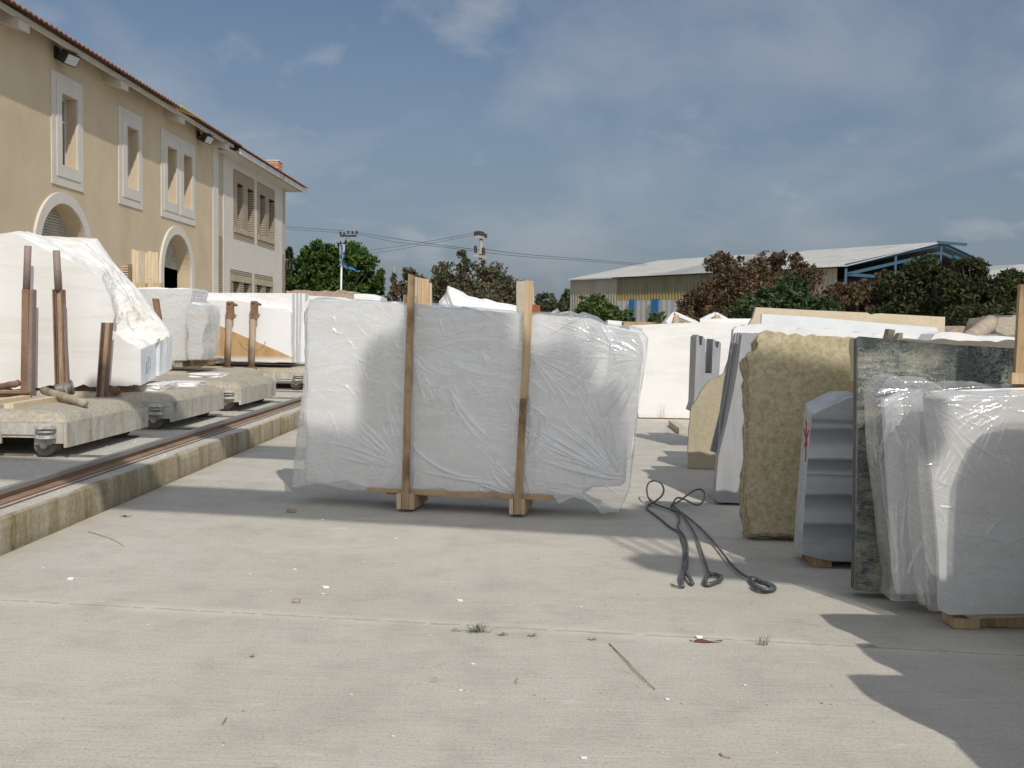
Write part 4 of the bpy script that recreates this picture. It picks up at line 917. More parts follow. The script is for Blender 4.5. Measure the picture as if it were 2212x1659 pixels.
slab('block', [c4(748, 600), c4(765, 380), c4(800, 330), c4(880, 345), c4(950, 400), c4(972, 470), c4(968, 560), c4(930, 640), c4(922, 900), c4(890, 968), c4(760, 968), c4(745, 800)], PW2, .7, M['broken'], wc, amp=.02, step=.1, seed=8)
make_film('plastic_wrap', PW2, [c4(735, 340), c4(735, 975)], [c4(985, 380), c4(982, 640), c4(965, 975)], None, .7, M['film2'], wc, nx=70, nz=90, seed=14, nrand=60, wav=.014, sides=(False, True))

# ------------------------------------------------------------------ stone seen over the middle bundle
def blockthing(uv, Y, dep, mat, name, lab, cat, amp=.02, step=.15, seed=1, ang=0, group=None, foot=True):
    x0 = at(uv[0][0], uv[0][1], Y).x; pl = PL(x0, Y, ang); o = slab(name, uv, pl, dep, mat, None, amp=amp, step=step, seed=seed)
    return setp(o, lab, cat, group)
blockthing([c3b(1310, 690), c3b(1500, 683), c3b(1560, 694), c3b(1980, 696), c3b(2005, 720), c3b(2012, 800), (766, 760), (618, 760)], 27, 1.5, M['roughstone'], 'rough_stone_block', 'rough pinkish stone block behind the stained slabs', 'stone block', .03, .12, 3)
blockthing([c3b(1500, 738), c3b(1925, 765), c3b(1925, 800), (747, 750), (658, 750)], 25.5, .6, M['white'], 'white_marble_slab', 'thin white slab top just left of the middle bundle top', 'marble slab', .004, .3, 4)
blockthing([c5(545, 694), c5(695, 697), c5(725, 712), c5(742, 716), c5(742, 760), (822, 740), (764, 740)], 27, 1.2, M['white'], 'white_marble_block', 'small white block with a curved corner behind the pine tree side', 'marble block', .02, .2, 5)
# tall pointed white rock
x = at(1030, 660, 17).x
P = [cw(865, 572), cw(878, 505), cw(905, 470), cw(935, 440), cw(958, 400), cw(970, 345), cw(985, 333), cw(1010, 347), cw(1045, 357), cw(1095, 388), cw(1140, 410), cw(1190, 440), cw(1240, 452), cw(1290, 462), cw(1330, 478), cw(1450, 490), cw(1520, 515), cw(1600, 525), cw(1725, 550), cw(1800, 580), (1128, 760), (935, 760)]
pl = PL(x, 17, 0)
def roughrock(name, uv, pl, dep, mat, seed):
    """rock whose outline is read in the photo: rounded, lumpy section front to back"""
    P2 = rough([pl.sz(pl.hit(u, v)) for u, v in uv], .012, .08, seed); n = len(P2)
    cx = sum(p[0] for p in P2)/n; cz = min(p[1] for p in P2)
    rings = [(-.55, .72), (-.35, .93), (-.12, 1.0), (.2, 1.0), (.6, .95), (.9, .8)]; V = []
    for o_, s in rings:
        for i, (a, z) in enumerate(P2):
            nz_ = mnoise.fractal(Vector((a*2, o_*4, z*2+seed)), .9, 2, 4)
            V.append(pl.w(cx+(a-cx)*s, max(.005, cz+(z-cz)*(s*.12+.88 if o_ > -.2 else s)), -o_*dep + nz_*.08))
    k_ = len(rings)
    Fc = [[i*n+j, i*n+(j+1) % n, (i+1)*n+(j+1) % n, (i+1)*n+j] for i in range(k_-1) for j in range(n)]
    Fc += [list(range(n)), list(range(k_*n-1, (k_-1)*n-1, -1))]
    return mob(name, V, Fc, mat)
setp(roughrock('white_marble_rock', P, pl, 1.2, M['snow'], 6), 'pointed snow white rock rising behind the middle bundle', 'marble rock')

# ------------------------------------------------------------------ right hand rows, back to front
def S(name, lab, cat, loc, grp=None): return thing(name, lab, cat, loc, grp)
# large leaning white slab with cut corner
pl = PL(2.5, 18.0, 0)
t = S('white_marble_slabs', 'tall wide white slabs with faint diagonal veins right of the middle bundle', 'marble slabs', (3, 18, 0))
slab('slab', [c7(28, 112), c7(395, 95), c7(700, 95), c7(700, 625), c7(345, 611), c7(200, 603), c7(76, 588)], pl, .05, M['white_vein'], t, amp=.004, step=.5)
slab('slab', [c7(395, 76), c7(900, 76), c7(900, 600), c7(395, 600)], pl, .05, M['white'], t, off=-.1)
slab('slab', [c7(60, 120), c7(900, 90), c7(900, 600), c7(80, 585)], pl, .2, M['white_edge'], t, off=-.2)
b = MB(); p = at(*c7(180, 598), 17.9); b.cbox(p.x-.9, p.x+1.3, 17.9, 18.3, .005, p.z+.02, .01); setp(b.build('packing_timber', M['timber_dk']), 'dark timber bearer under the tall wide white slabs', 'timber', 'packing under the stones')
b = MB(); p = gz(*c7(250, 618), .05); q = gz(*c7(306, 660), .05); b.bar(p, q, .12, .09); setp(b.build('packing_timber', M['timber_grey']), 'loose timber end poking out on the concrete by the white slabs', 'timber', 'packing under the stones')
# low white pieces on the far left of that row
blockthing([c6(228, 458), c6(345, 468), c6(345, 520), (1365, 740), (1313, 740)], 21, .6, M['white'], 'white_marble_block', 'white block end peeping over the right shoulder of the middle bundle', 'marble block', .006, .3, 7)
packing(*c6(305, 465), *c6(460, 492), 20.4, .5, M['timber_dk'], 'dark timber lying on the white block beyond the bundle shoulder')
# two little gabled white frames
def gable(xa, xp, xb, ya, yp, Y, lab):
    t = S('gabled_white_frame', lab, 'metal frame', at(*c6(xp, ya), Y), 'white gabled frames')
    a = at(*c6(xa, ya), Y); p = at(*c6(xp, yp), Y); c = at(*c6(xb, ya+2), Y); b = MB()
    b.bar(a, p, .04, .08); b.bar(p, c, .04, .08); b.prism([a, p, p+Vector((0, 0, -.05)), a+Vector((.1, 0, -.03))], (0, .9, 0)); b.prism([p, c, c+Vector((-.1, 0, -.03)), p+Vector((0, 0, -.05))], (0, .9, 0)); b.build('cover', M['white_edge'], t)
    b = MB(); q = at(*c6(xp+10, yp+8), Y); b.box(q.x-.06, q.x+.06, Y-.03, Y+.03, 0.01, q.z); b.build('post', M['timber'], t)
gable(510, 545, 655, 470, 424, 24, 'left gabled white frame with a timber post beyond the white slabs')
gable(690, 742, 795, 452, 426, 26, 'right gabled white frame just over the top of the white slabs')
# notched pale slabs seen nearly end on
pl = PL(2.1, 13.3, 0)
t = S('notched_slab_stack', 'narrow grey slabs with a deep notch before the tall white slabs', 'marble slabs', (2.3, 13.3, 0))
slab('slab', [c7(376, 172), c7(388, 160), c7(392, 215), c7(404, 212), c7(408, 166), c7(425, 188), c7(420, 360), c7(455, 360), c7(462, 182), c7(473, 186), c7(475, 222), c7(488, 228), c7(494, 194), c7(504, 204), c7(492, 400), c7(510, 560), c7(350, 560), c7(364, 520), c7(368, 400)], pl, .5, M['greyslab'], t, amp=0)
slab('slab', [c7(415, 172), c7(470, 172), c7(560, 178), c7(560, 600), c7(430, 600)], pl, .04, M['white'], t, off=-.62, amp=.01, step=.08)
# tan slab with a broken slanting top
pl = PL(2.0, 11.45, 0)
setp(slab('tan_stone_slab', [c7(330, 850), c7(336, 650), c7(350, 535), c7(400, 455), c7(448, 392), c7(462, 392), c7(490, 378), c7(520, 358), c7(535, 310), c7(548, 278), c7(590, 300), c7(590, 850)], pl, .06, M['tan'], None, amp=.008, step=.08, seed=4), 'tan slab with a slanting broken top leaning left of the grey slabs', 'stone slab')
# grey slabs fanned
pl = PL(1.9, 8.95, 0)
t = S('grey_slab_stack', 'fanned stack of grey marble slabs standing left of the mottled beige slabs', 'marble slabs', (1.9, 9.1, 0))
G = [([c7(566, 142), c7(760, 150), c7(760, 1000), c7(470, 770), c7(450, 762), c7(500, 560)], -.75), ([c7(578, 150), c7(760, 155), c7(760, 1010), c7(488, 790), c7(500, 600), c7(540, 400)], -.60),
     ([c7(592, 148), c7(760, 155), c7(760, 1020), c7(500, 1000), c7(510, 700), c7(552, 420)], -.45), ([c7(604, 152), c7(760, 158), c7(760, 1030), c7(488, 1000), c7(497, 790), c7(540, 560), c7(575, 330)], -.30),
     ([c7(612, 160), c7(700, 150), c7(760, 160), c7(760, 1034), c7(620, 1034), c7(486, 1028), c7(474, 1010), c7(480, 900), c7(490, 790), c7(540, 590), c7(575, 420)], -.15)]
for i, (uv, of) in enumerate(G): slab('slab', uv, pl, .05 if i < 4 else .13, M['greyedge'] if i % 2 == 0 and i < 4 else M['greyslab'], t, off=of, amp=.003, step=.2, seed=i)
blockthing([c7(480, 1030), c7(640, 1036), c7(640, 1046), c7(480, 1040)], 9.2, .5, M['timber_grey'], 'packing_timber', 'pale bearer under the fanned grey slabs', 'timber', 0, 1, group='packing under the stones')
# long cream slab and pale grey slab behind
pl = PL(4, 11.2, 0)
setp(slab('cream_stone_slab', [c8(440, 190), c8(470, 140), c8(490, 72), c8(860, 92), c8(1205, 107), c8(1225, 118), c8(1240, 120), c8(1262, 113), c8(1290, 112), c8(1705, 135), c8(1700, 300), (2040, 900), (1640, 900), c8(430, 300)], pl, .08, M['cream'], None), 'long cream slab with a nick in its top edge before the dark trees', 'stone slab')
pl = PL(4, 10.9, 0)
setp(slab('pale_marble_slab', [c8(520, 300), c8(526, 115), c8(860, 135), c8(1300, 175), c8(1648, 203), c8(1665, 230), c8(1690, 265), c8(1690, 320), (2030, 900), (1645, 900)], pl, .05, M['white_edge'], None), 'pale grey slab leaning on the long cream slab', 'marble slab')
# white rough-topped slab stack
pl = PL(3, 9.6, 0)
t = S('rough_topped_slabs', 'white slabs with a ragged top edge behind the mottled beige slabs', 'marble slabs', (3.6, 9.7, 0))
slab('slab', [c8(345, 215), c8(365, 198), c8(430, 188), c8(520, 192), c8(700, 205), c8(900, 215), c8(1100, 235), c8(1320, 262), c8(1500, 272), c8(1500, 400), (1975, 1000), (1590, 1000), (1583, 730)], pl, .10, M['snow'], t, amp=.012, step=.07, seed=3)
slab('slab', [c8(420, 186), c8(460, 184), c8(900, 212), c8(1330, 250), c8(1500, 262), c8(1500, 400), (1975, 1000), (1600, 1000)], pl, .2, M['snow'], t, off=-.2, amp=.015, step=.07, seed=5)
pl = PL(5, 9.9, 0)
setp(slab('white_marble_slab', [c8(1600, 300), c8(1640, 245), c8(1700, 230), c8(1800, 235), c8(1900, 255), c8(2120, 262), c8(2200, 275), c8(2400, 290), (2280, 1000), (2010, 1000)], pl, .35, M['snow'], None, amp=.01, step=.1, seed=9), 'white slab with a wavy top at the right under the leaning log', 'marble slab')
# mottled beige slabs with scalloped edge
pl = PL(1.72, 7.55, 0)
t = S('mottled_beige_slabs', 'mottled beige limestone slabs with scalloped sawn edges, between grey and striped stacks', 'limestone slabs', (2.2, 7.6, 0))
mo = [c7(632, 268), c7(692, 232), c7(697, 205), c7(694, 165), c7(715, 146), c7(765, 141), c7(790, 150), c7(870, 158), c7(960, 162), c7(1080, 168), c7(1230, 182), c7(1230, 1196), c7(880, 1196), c7(700, 1190), c7(655, 1185), c7(640, 1080), c7(632, 980), c7(640, 880), c7(655, 760), c7(650, 640), c7(655, 520), c7(648, 420), c7(655, 360)]
slab('slab', mo, pl, .03, M['beige'], t, amp=.009, step=.028, seed=6)
for i in range(4):
    slab('slab', [(u + (0 if u > 1700 else -3.5*(i+1) - 2*math.sin(i*2)), v + 2) for u, v in mo], pl, .028, M['beige'], t, off=-.036*(i+1), amp=.010, step=.04, seed=16+i, dz=-.012*(i+1))
setp(blockthing([c7(700, 1196), c7(1180, 1200), c7(1180, 1216), c7(700, 1210)], 7.6, .3, M['timber_dk'], 'packing_timber', 'dark bearer under the mottled beige slabs', 'timber', 0, 1, group='packing under the stones'))
pl = PL(3, 6.75, 0)
setp(slab('beige_limestone_slab', [c7(1196, 178), c7(1220, 180), c7(1430, 186), c7(2100, 196), c7(2500, 215), c7(2500, 1200), c7(1300, 1200), c7(1196, 1100)], pl, .10, M['cream'], None, amp=.008, step=.06, seed=12, skip=(4, 5, 6)), 'cream slab with scalloped top right behind the green marble slabs', 'limestone slab')
# wooden stubs between slabs
def stub(poly, Y, dep, mat, lab):
    m = MB(); m.prism([at(u, v, Y) for u, v in poly], (0, dep, 0)); return setp(m.build('wooden_stub', mat), lab, 'wooden stub', 'timber stubs behind the green slabs')
stub([c8(1325, 285), c8(1345, 212), c8(1385, 218), c8(1370, 290), (1935, 900), (1915, 900)], 7.25, .08, M['log'], 'ridged grey timber stub rising behind the green slabs')
stub([c8(1390, 285), c8(1412, 240), c8(1435, 236), c8(1430, 290), (1950, 900), (1936, 900)], 7.3, .08, M['log'], 'smaller dark timber stub beside the ridged one')
# log and stones at the far right
logbar('leaning_log', at(*c8(1830, 300), 10.3), at(*c8(2000, 170), 11.2), .085, M['log'], 'thick grey log leaning up at the right before the dark trees', 'log', 12)
blockthing([cr(400, 710), cr(480, 670), cr(570, 640), cr(590, 635), cr(690, 655), cr(800, 655), cr(930, 675), cr(1010, 740), cr(1100, 900), cr(380, 900)], 16, .9, M['roughstone'], 'pink_rock', 'low pinkish tent shaped rock behind the leaning log', 'rock', .03, .12, 5)
blockthing([cr(1050, 600), cr(1100, 520), cr(1275, 512), cr(1290, 490), cr(1420, 485), cr(1500, 500), cr(1500, 760), cr(1290, 752), cr(1060, 715), cr(1040, 660)], 15, 1.0, M['cartstone'], 'grey_stone_block', 'rough grey stone block resting at the right edge before the trees', 'stone block', .03, .1, 6)
blockthing([cr(1050, 740), cr(1500, 755), cr(1500, 1500), cr(1050, 1500)], 15.1, 1.0, M['snow'], 'white_marble_block', 'white block carrying the rough grey stone at the right edge', 'marble block', .02, .2, 7)

# striped bundle
pl = PL(1.9, 6.7, 0)
t = S('banded_marble_bundle', 'grey banded marble bundle with a red painted mark, between beige and green slabs', 'marble block', (2, 6.9, 0))
FQ = [c7(975, 577), c7(1172, 483), c7(1300, 483), c7(1300, 1338), c7(1085, 1335), c7(1000, 1318), c7(930, 1300), c7(925, 1240), c7(945, 900)]
BQ = [c7(940, 515), c7(1066, 452), c7(1230, 452), c7(1230, 1290), c7(1010, 1290), c7(900, 1280), c7(877, 1268), c7(884, 1200), c7(905, 900)]
n = len(FQ); A_ = [pl.hit(u, v) for u, v in FQ]; B_ = [pl.hit(u, v, -.36) for u, v in BQ]
m = MB(); m.mi = 0; m.add(A_ + B_, [list(range(n)), list(range(2*n-1, n-1, -1))]); 
m.mi = 1; m.add(A_ + B_, [[i, i+n, (i+1) % n + n, (i+1) % n] for i in range(n)])
m.build('slabs', None, t, mats=[M['stripe'], M['stripeside']])
def on_side(x, y): # point on the left side face
    s = ray(*c7(x, y)); a, b_, c_ = A_[0], B_[0], A_[-1]; nn_ = (b_-a).cross(c_-a).normalized(); return CP + s*((a-CP).dot(nn_)/s.dot(nn_)) + nn_*(.004 if nn_.dot(CP-a) > 0 else -.004)
red = newmat('red_paint_mark', (.55, .045, .03), .7)[0]
m = MB()
for x0, y0, x1, y1 in ((948, 605, 944, 820), (936, 648, 952, 735), (960, 655, 938, 740)): m.tube([on_side(x0, y0), on_side((x0+x1)/2+1, (y0+y1)/2), on_side(x1, y1)], .0035, 6)
m.build('painted_mark', red, t)
for (xa, xb, lb) in ((1040, 1075, 'left'), (1280, 1320, 'right')):
    m = MB(); a = pl.hit(*c7(xa, 1300), -.02); m.box(a.x-.06, a.x+.06, a.y+.03, a.y+.33, .004, .105); setp(m.build('packing_timber', M['timber_dk']), '%s dark block under the grey banded marble' % lb, 'timber', 'packing under the stones')
# green marble
pl = PL(1.94, 5.95, 0)
t = S('green_marble_slabs', 'dark green veined marble slabs standing behind the wrapped slabs on the right', 'marble slabs', (3, 6, 0))
gq = [c7(1215, 172), c7(1225, 168), c7(1440, 188), c7(1650, 208), c7(2060, 232), c7(2600, 262), c7(2600, 1500), c7(1395, 1503), c7(1200, 1482), c7(1207, 1200), c7(1212, 700)]
slab('slab', gq, pl, .022, M['green'], t)
for i in range(5):
    slab('slab', [(u - (1.6*(i+1) + (0.9 if i % 2 else 0)) if u < 1900 else u, v+(1.5+i*.8 if v < 900 else -1.5*i)) for u, v in gq], pl, .020, M['greenedge'] if i % 2 else M['green'], t, off=-.026*(i+1))
for x, lb in ((1.94+.35, 'left'), (3.9, 'right')):
    m = MB(); m.box(x, x+.12, 5.92, 6.3, .004, .065); setp(m.build('packing_timber', M['timber_dk']), '%s bearer under the green marble' % lb, 'timber', 'packing under the stones')
m = MB(); m.cbox(at(*c7(1150, 400), 6.35).x, at(*c7(1172, 400), 6.35).x+.05, 6.2, 6.3, at(1835, 845, 6.35).z, at(1835, 822, 6.35).z, .005); setp(m.build('packing_timber', M['timber_dk']), 'small dark wedge between green and banded marble near the top', 'timber', 'packing under the stones')

# wrapped slabs on the right (back one)
pl = PL(2.1, 5.66, 0); PA = pl
t = S('wrapped_slab_stack', 'plastic wrapped white slabs directly before the green marble', 'marble slabs', (2.4, 5.7, 0))
aq = [c7(1345, 503), c7(1440, 456), c7(1950, 460), c7(2500, 478), c7(2500, 1500), c7(1420, 1500), c7(1400, 1380), c7(1385, 1100), c7(1365, 800)]
for i in range(5): slab('slab', aq, pl, .022, M['white'], t, off=-.03*i, da=.01*math.sin(i*2), dz=.008*math.sin(i*3+1))
def mkfan(pl, x, y, a0, a1, n, l0, l1, am): a, z = pl.sz(pl.hit(*c7(x, y))); return (a, z, a0, a1, n, l0, l1, am)
def lineprof(pl, Tp, Bt):
    def f(A, Z):
        zt_ = Z[0:1, :]; zb_ = Z[-1:, :]
        q = [pl.sz(pl.hit(*c7(x, y))) for x, y in Tp]; r = [pl.sz(pl.hit(*c7(x, y))) for x, y in Bt]
        tg = np.interp(A[0], [a for a, _ in q], [z for _, z in q])[None, :]; bt = np.interp(A[0], [a for a, _ in r], [z for _, z in r])[None, :]
        return bt + (Z-zb_)/(zt_-zb_)*(tg-bt) - Z
    return f
def cre(pl, *a): p = pl.sz(pl.hit(*c7(a[0], a[1]))); q = pl.sz(pl.hit(*c7(a[2], a[3]))); return (p[0], p[1], q[0], q[1], a[4], a[5], a[6])
make_film('plastic_wrap', pl, [c7(1300, 470), c7(1308, 650), c7(1340, 900), c7(1368, 1200), c7(1402, 1430), c7(1392, 1530)], [c7(2500, 430), c7(2500, 1500)],
          lineprof(pl, [(1300, 462), (1330, 425), (1365, 385), (1395, 376), (1440, 402), (1520, 400), (1580, 400), (1640, 440), (1750, 430), (1830, 424), (1900, 440), (2500, 455)], [(1392, 1530), (1440, 1548), (1500, 1535), (1570, 1512), (1800, 1500), (2500, 1500)]),
          .22, M['film'], t, nx=360, nz=300, seed=31, nrand=90, amp=.8, fans=[mkfan(pl, 1350, 640, -25, 35, 26, .1, .55, .02), mkfan(pl, 1390, 470, 200, 330, 16, .1, .5, .02), mkfan(pl, 1420, 1500, 60, 130, 16, .3, 1.0, .018), mkfan(pl, 1560, 440, 190, 260, 12, .1, .4, .02)],
          extra=[cre(pl, 1350, 580, 1545, 600, .02, .008, .02), cre(pl, 1360, 530, 1540, 545, .01, .006, .018), cre(pl, 1365, 660, 1540, 640, -.02, .008, .018)], wav=.008)
pl = PL(2.25, 5.36, 0); PB = pl
t = S('wrapped_slab_stack', 'nearest plastic wrapped white slabs cut by the right frame edge', 'marble slabs', (3, 5.4, 0))
bq = [c7(1562, 500), c7(2074, 482), c7(2600, 480), c7(2600, 1590), c7(2074, 1606), c7(1665, 1618), c7(1615, 1598), c7(1592, 1570), c7(1600, 1400), c7(1625, 1165), c7(1600, 850)]
bq = [c7(1562, 500), c7(2074, 482), c7(2600, 480), c7(2600, 1590), c7(2074, 1606), c7(1690, 1612), c7(1640, 1590), c7(1632, 1300), c7(1622, 1165), c7(1605, 1000), c7(1590, 800)]
for i in range(6): slab('slab', bq, pl, .022, M['white'] if i else M['white_vein'], t, off=-.03*i, da=(.008*math.sin(i*2) if i else 0), dz=(.01*i if i else 0))
make_film('plastic_wrap', pl, [c7(1498, 470), c7(1530, 620), c7(1524, 850), c7(1545, 1150), c7(1568, 1400), c7(1592, 1585)], [c7(2600, 470), c7(2600, 1590)],
          lineprof(pl, [(1498, 458), (1520, 442), (1555, 438), (1590, 470), (1660, 482), (1780, 470), (1900, 478), (2080, 470), (2600, 470)], [(1592, 1582), (1620, 1600), (1665, 1620), (2080, 1607), (2600, 1595)]),
          .2, M['film'], t, nx=420, nz=320, seed=37, nrand=90, amp=.8, fans=[mkfan(pl, 1560, 1000, 60, 120, 14, .1, .5, .015), mkfan(pl, 1580, 520, -60, 10, 18, .1, .6, .018), mkfan(pl, 1640, 1600, 95, 150, 16, .2, .9, .018), mkfan(pl, 2000, 480, 190, 250, 16, .1, .5, .016)],
          extra=[cre(pl, 1600, 880, 1690, 935, -.02, .008, .022), cre(pl, 1620, 1035, 1690, 1045, -.01, .006, .018), cre(pl, 1680, 530, 1760, 548, .01, .006, .016), cre(pl, 1750, 700, 1990, 560, .02, .014, .014), cre(pl, 1760, 560, 1900, 600, .01, .01, .014), cre(pl, 1600, 1190, 2000, 1250, .03, .02, .01)], wav=.007)
m = MB(); m.box(2.34, 5.0, 5.42, 5.56, .004, .07); setp(m.build('packing_timber', M['timber_dk']), 'long dark bearer on the ground under the nearest wrapped slabs', 'timber', 'packing under the stones')
m = MB(); m.cbox(2.32, 2.47, 5.38, 5.52, .004, .06, .01); setp(m.build('packing_timber', M['timber']), 'short wooden foot at the corner under the nearest wrapped slabs', 'timber', 'packing under the stones')
# upright board at the right edge with crosspiece
t = S('timber_upright', 'brown timber upright with a crosspiece at the right frame edge', 'timber', (2.85, 5.55, 0))
m = MB(); a = at(2204, 614, 5.55); m.prism([a, a+Vector((.10, 0, 0)), Vector((a.x+.085, 5.55, .01)), Vector((a.x-.015, 5.55, .01))], (0, .03, 0)); m.build('post', M['timber_dk'], t)
m = MB(); a = at(*cr(1283, 1285), 5.5); c = at(*cr(1275, 1438), 5.5); m.box(a.x, a.x+.28, 5.505, 5.545, c.z, a.z); m.build('crosspiece', M['timber'], t)

# ------------------------------------------------------------------ sheds on the right
def corrug(name, a, b_, z0, z1, mat, per, parent, dep=.05, top=None):
    """vertical corrugated wall from a to b (xy)"""
    a = Vector((*a, 0)); b_ = Vector((*b_, 0)); d = b_-a; ln = d.length; nrm = Vector((d.y, -d.x, 0)).normalized(); n = int(ln/per)*4; V = []
    for i in range(n+1):
        s = i/n; h = dep*(0, 1, 1, 0)[i % 4]; p = a+d*s+nrm*h
        V += [p+Vector((0, 0, z0)), p+Vector((0, 0, z1 if top is None else top(s)))]
    return mob(name, V, [[2*i, 2*i+2, 2*i+3, 2*i+1] for i in range(n)], mat, parent)
M['shedwall'] = stone('beige_corrugated_wall', [(.34, .31, .245), (.42, .385, .31)], .8, sc=(1, 1, .3), r=.7)
M['shedlow'] = stone('pale_shed_panels', [(.46, .45, .43), (.55, .54, .52)], .5, r=.8)
M['fibre'] = stone('greenish_fibreglass', [(.13, .125, .075), (.22, .20, .12), (.18, .17, .11)], .6, sc=(1, 1, .4), r=.5)
M['yellowband'] = newmat('faded_yellow_band', (.38, .30, .11), .7)[0]
M['bluepaint'] = newmat('blue_painted_steel', (.035, .16, .36), .6)[0]
M['bluetruss'] = newmat('teal_blue_truss', (.035, .095, .14), .6)[0]
M['roofgrey'] = stone('grey_fibre_cement_roof', [(.30, .30, .285), (.40, .395, .375), (.35, .345, .33)], .35, sc=(1, 1, 1), fine=(3, .2), r=.85)
M['roofdk'] = stone('darker_roof_sheet', [(.22, .225, .225), (.29, .29, .285)], .4, r=.85)
def shed(name, lab, nl, far, wd, ze, zp, gable_open=True, full=True):
    """nl = near left corner, far = far left corner; wd = width; front gable at nl side"""
    nl = Vector((*nl, 0)); fl = Vector((*far, 0)); ln = fl-nl; wv = Vector((-ln.y, ln.x, 0)).normalized()
    if wv.x < 0: wv = -wv
    t = S(name, lab, 'shed', nl); nr = nl+wv*wd; fr_ = fl+wv*wd; mid = nl+wv*wd/2; midf = fl+wv*wd/2
    u = ln.normalized(); H = Vector((0, 0, 1)); ov = -u*.9
    # roofs: corrugated sheets
    def slope(a, b_, name_, strips):
        n = int((ln.length+.9)/.22)*2; V = []
        for i in range(n+1):
            s = i/n; o = ov + (ln-ov)*s; h = H*(.05*(i % 2))
            V += [a+o+h, b_+o+h]
        fm = [1 if strips and any(lo < i/n < hi for lo, hi in strips) else 0 for i in range(n)]
        return mob(name_, V, [[2*i, 2*i+2, 2*i+3, 2*i+1] for i in range(n)], None, t, mats=[M['roofgrey'], M['roofdk']], fm=fm)
    slope(nl - wv*.4 + H*(ze-.12), mid + H*zp, 'roof', [(.40, .62)]); slope(nr + wv*.4 + H*(ze-.12), mid + H*zp, 'roof', None)
    m = MB()
    for p, q in ((nl+H*ze, mid+H*(zp-.15)), (nr+H*ze, mid+H*(zp-.15)), (nl+H*(ze-.6), mid+H*(zp-.75)), (nr+H*(ze-.6), mid+H*(zp-.75)), (nl+H*(ze-.6), nr+H*(ze-.6))): m.bar(p+ov*.75, q+ov*.75, .12, .2)
    for s in (.0, .25, .5, .75, 1.0):
        p = nl+wv*wd*s; zt_ = ze + (zp-ze)*(1-abs(2*s-1)); m.bar(p+ov*.75+H*(0.0 if s in (0, 1) else ze-.6), p+ov*.75+H*(zt_-.2), .15, .15)
    m.build('gable_truss', M['bluetruss'], t)
    m = MB(); m.prism([nl+H*0, nl+H*ze, mid+H*(zp-.2), nr+H*ze, nr], u*.2) if not gable_open else m.prism([fl+H*0-u*6, fl+H*ze-u*6, midf+H*(zp-.3)-u*6, fr_+H*ze-u*6, fr_-u*6], u*.2)
    m.build('inner_gable', M['dark'], t)
    m = MB(); m.prism([nr, fr_, fr_+H*(ze-.3), nr+H*(ze-.3)], wv*.1); m.build('right_wall', M['shedwall'], t)
    return t, nl, fl, wv, u
t, nl, fl, wv, u = shed('long_shed', 'long grey roofed shed with blue gable truss and yellow banded side', (20.5, 67.6), (3.5, 91.0), 21.8, 6.1, 8.3)
ln = fl-nl; L_ = ln.length
def wl(s): return (nl + ln*s)[:2]
def su(uu):  # parameter along the long wall for picture column uu
    r = ray(uu, 640); best = min(range(1001), key=lambda k: abs((nl+ln*k/1000).x/(nl+ln*k/1000).y - r.x/r.y)); return best/1000
s1 = su(1332); s2 = su(1545); s3 = su(1700)
corrug('wall', wl(1.0), wl(s1), 0, 5.95, M['shedwall'], .35, t)
corrug('translucent_wall', wl(s1), wl(s3), 4.5, 5.95, M['fibre'], .35, t)
corrug('yellow_band', wl(s1), wl(s3), 4.05, 4.5, M['yellowband'], .35, t, .03)
corrug('lower_wall', wl(s1), wl(s3), 0, 4.05, M['shedlow'], .6, t, .02)
corrug('wall', wl(s3), wl(0.0), 0, 5.95, M['shedwall'], .35, t)
for ua, ub in ((1363, 1374), (1411, 1426)):
    a = nl+ln*su(ua); c = nl+ln*su(ub); nv = -wv; m = MB(); m.prism([a+nv*.12, c+nv*.12, c+nv*.12+Vector((0, 0, 4.1)), a+nv*.12+Vector((0, 0, 4.1))], nv*.1); m.build('blue_door_post', M['bluepaint'], t)
mpk = nl+wv*10.9; m = MB(); m.bar(mpk+Vector((0, -1, 8.25)), mpk+wv*3.6+Vector((0, -1, 8.32)), .18, .2); m.bar(mpk+wv*2+Vector((0, -1, 7.35)), mpk+wv*4.0+Vector((0, -1, 7.0)), .18, .2); m.build('loose_beam', M['bluetruss'], t)
shed('grey_shed', 'grey roofed shed at the right edge with a blue rafter', (at(2165, 600, 62).x+2.2, 60), (at(2165, 600, 62).x-8, 80), 16, 5.0, 6.6)
shed('dark_gabled_shed', 'far dark gabled shed roof peeping between the two right sheds', (at(2075, 560, 100).x, 100), (at(2075, 560, 100).x-10, 118), 12, 7.3, 8.6)

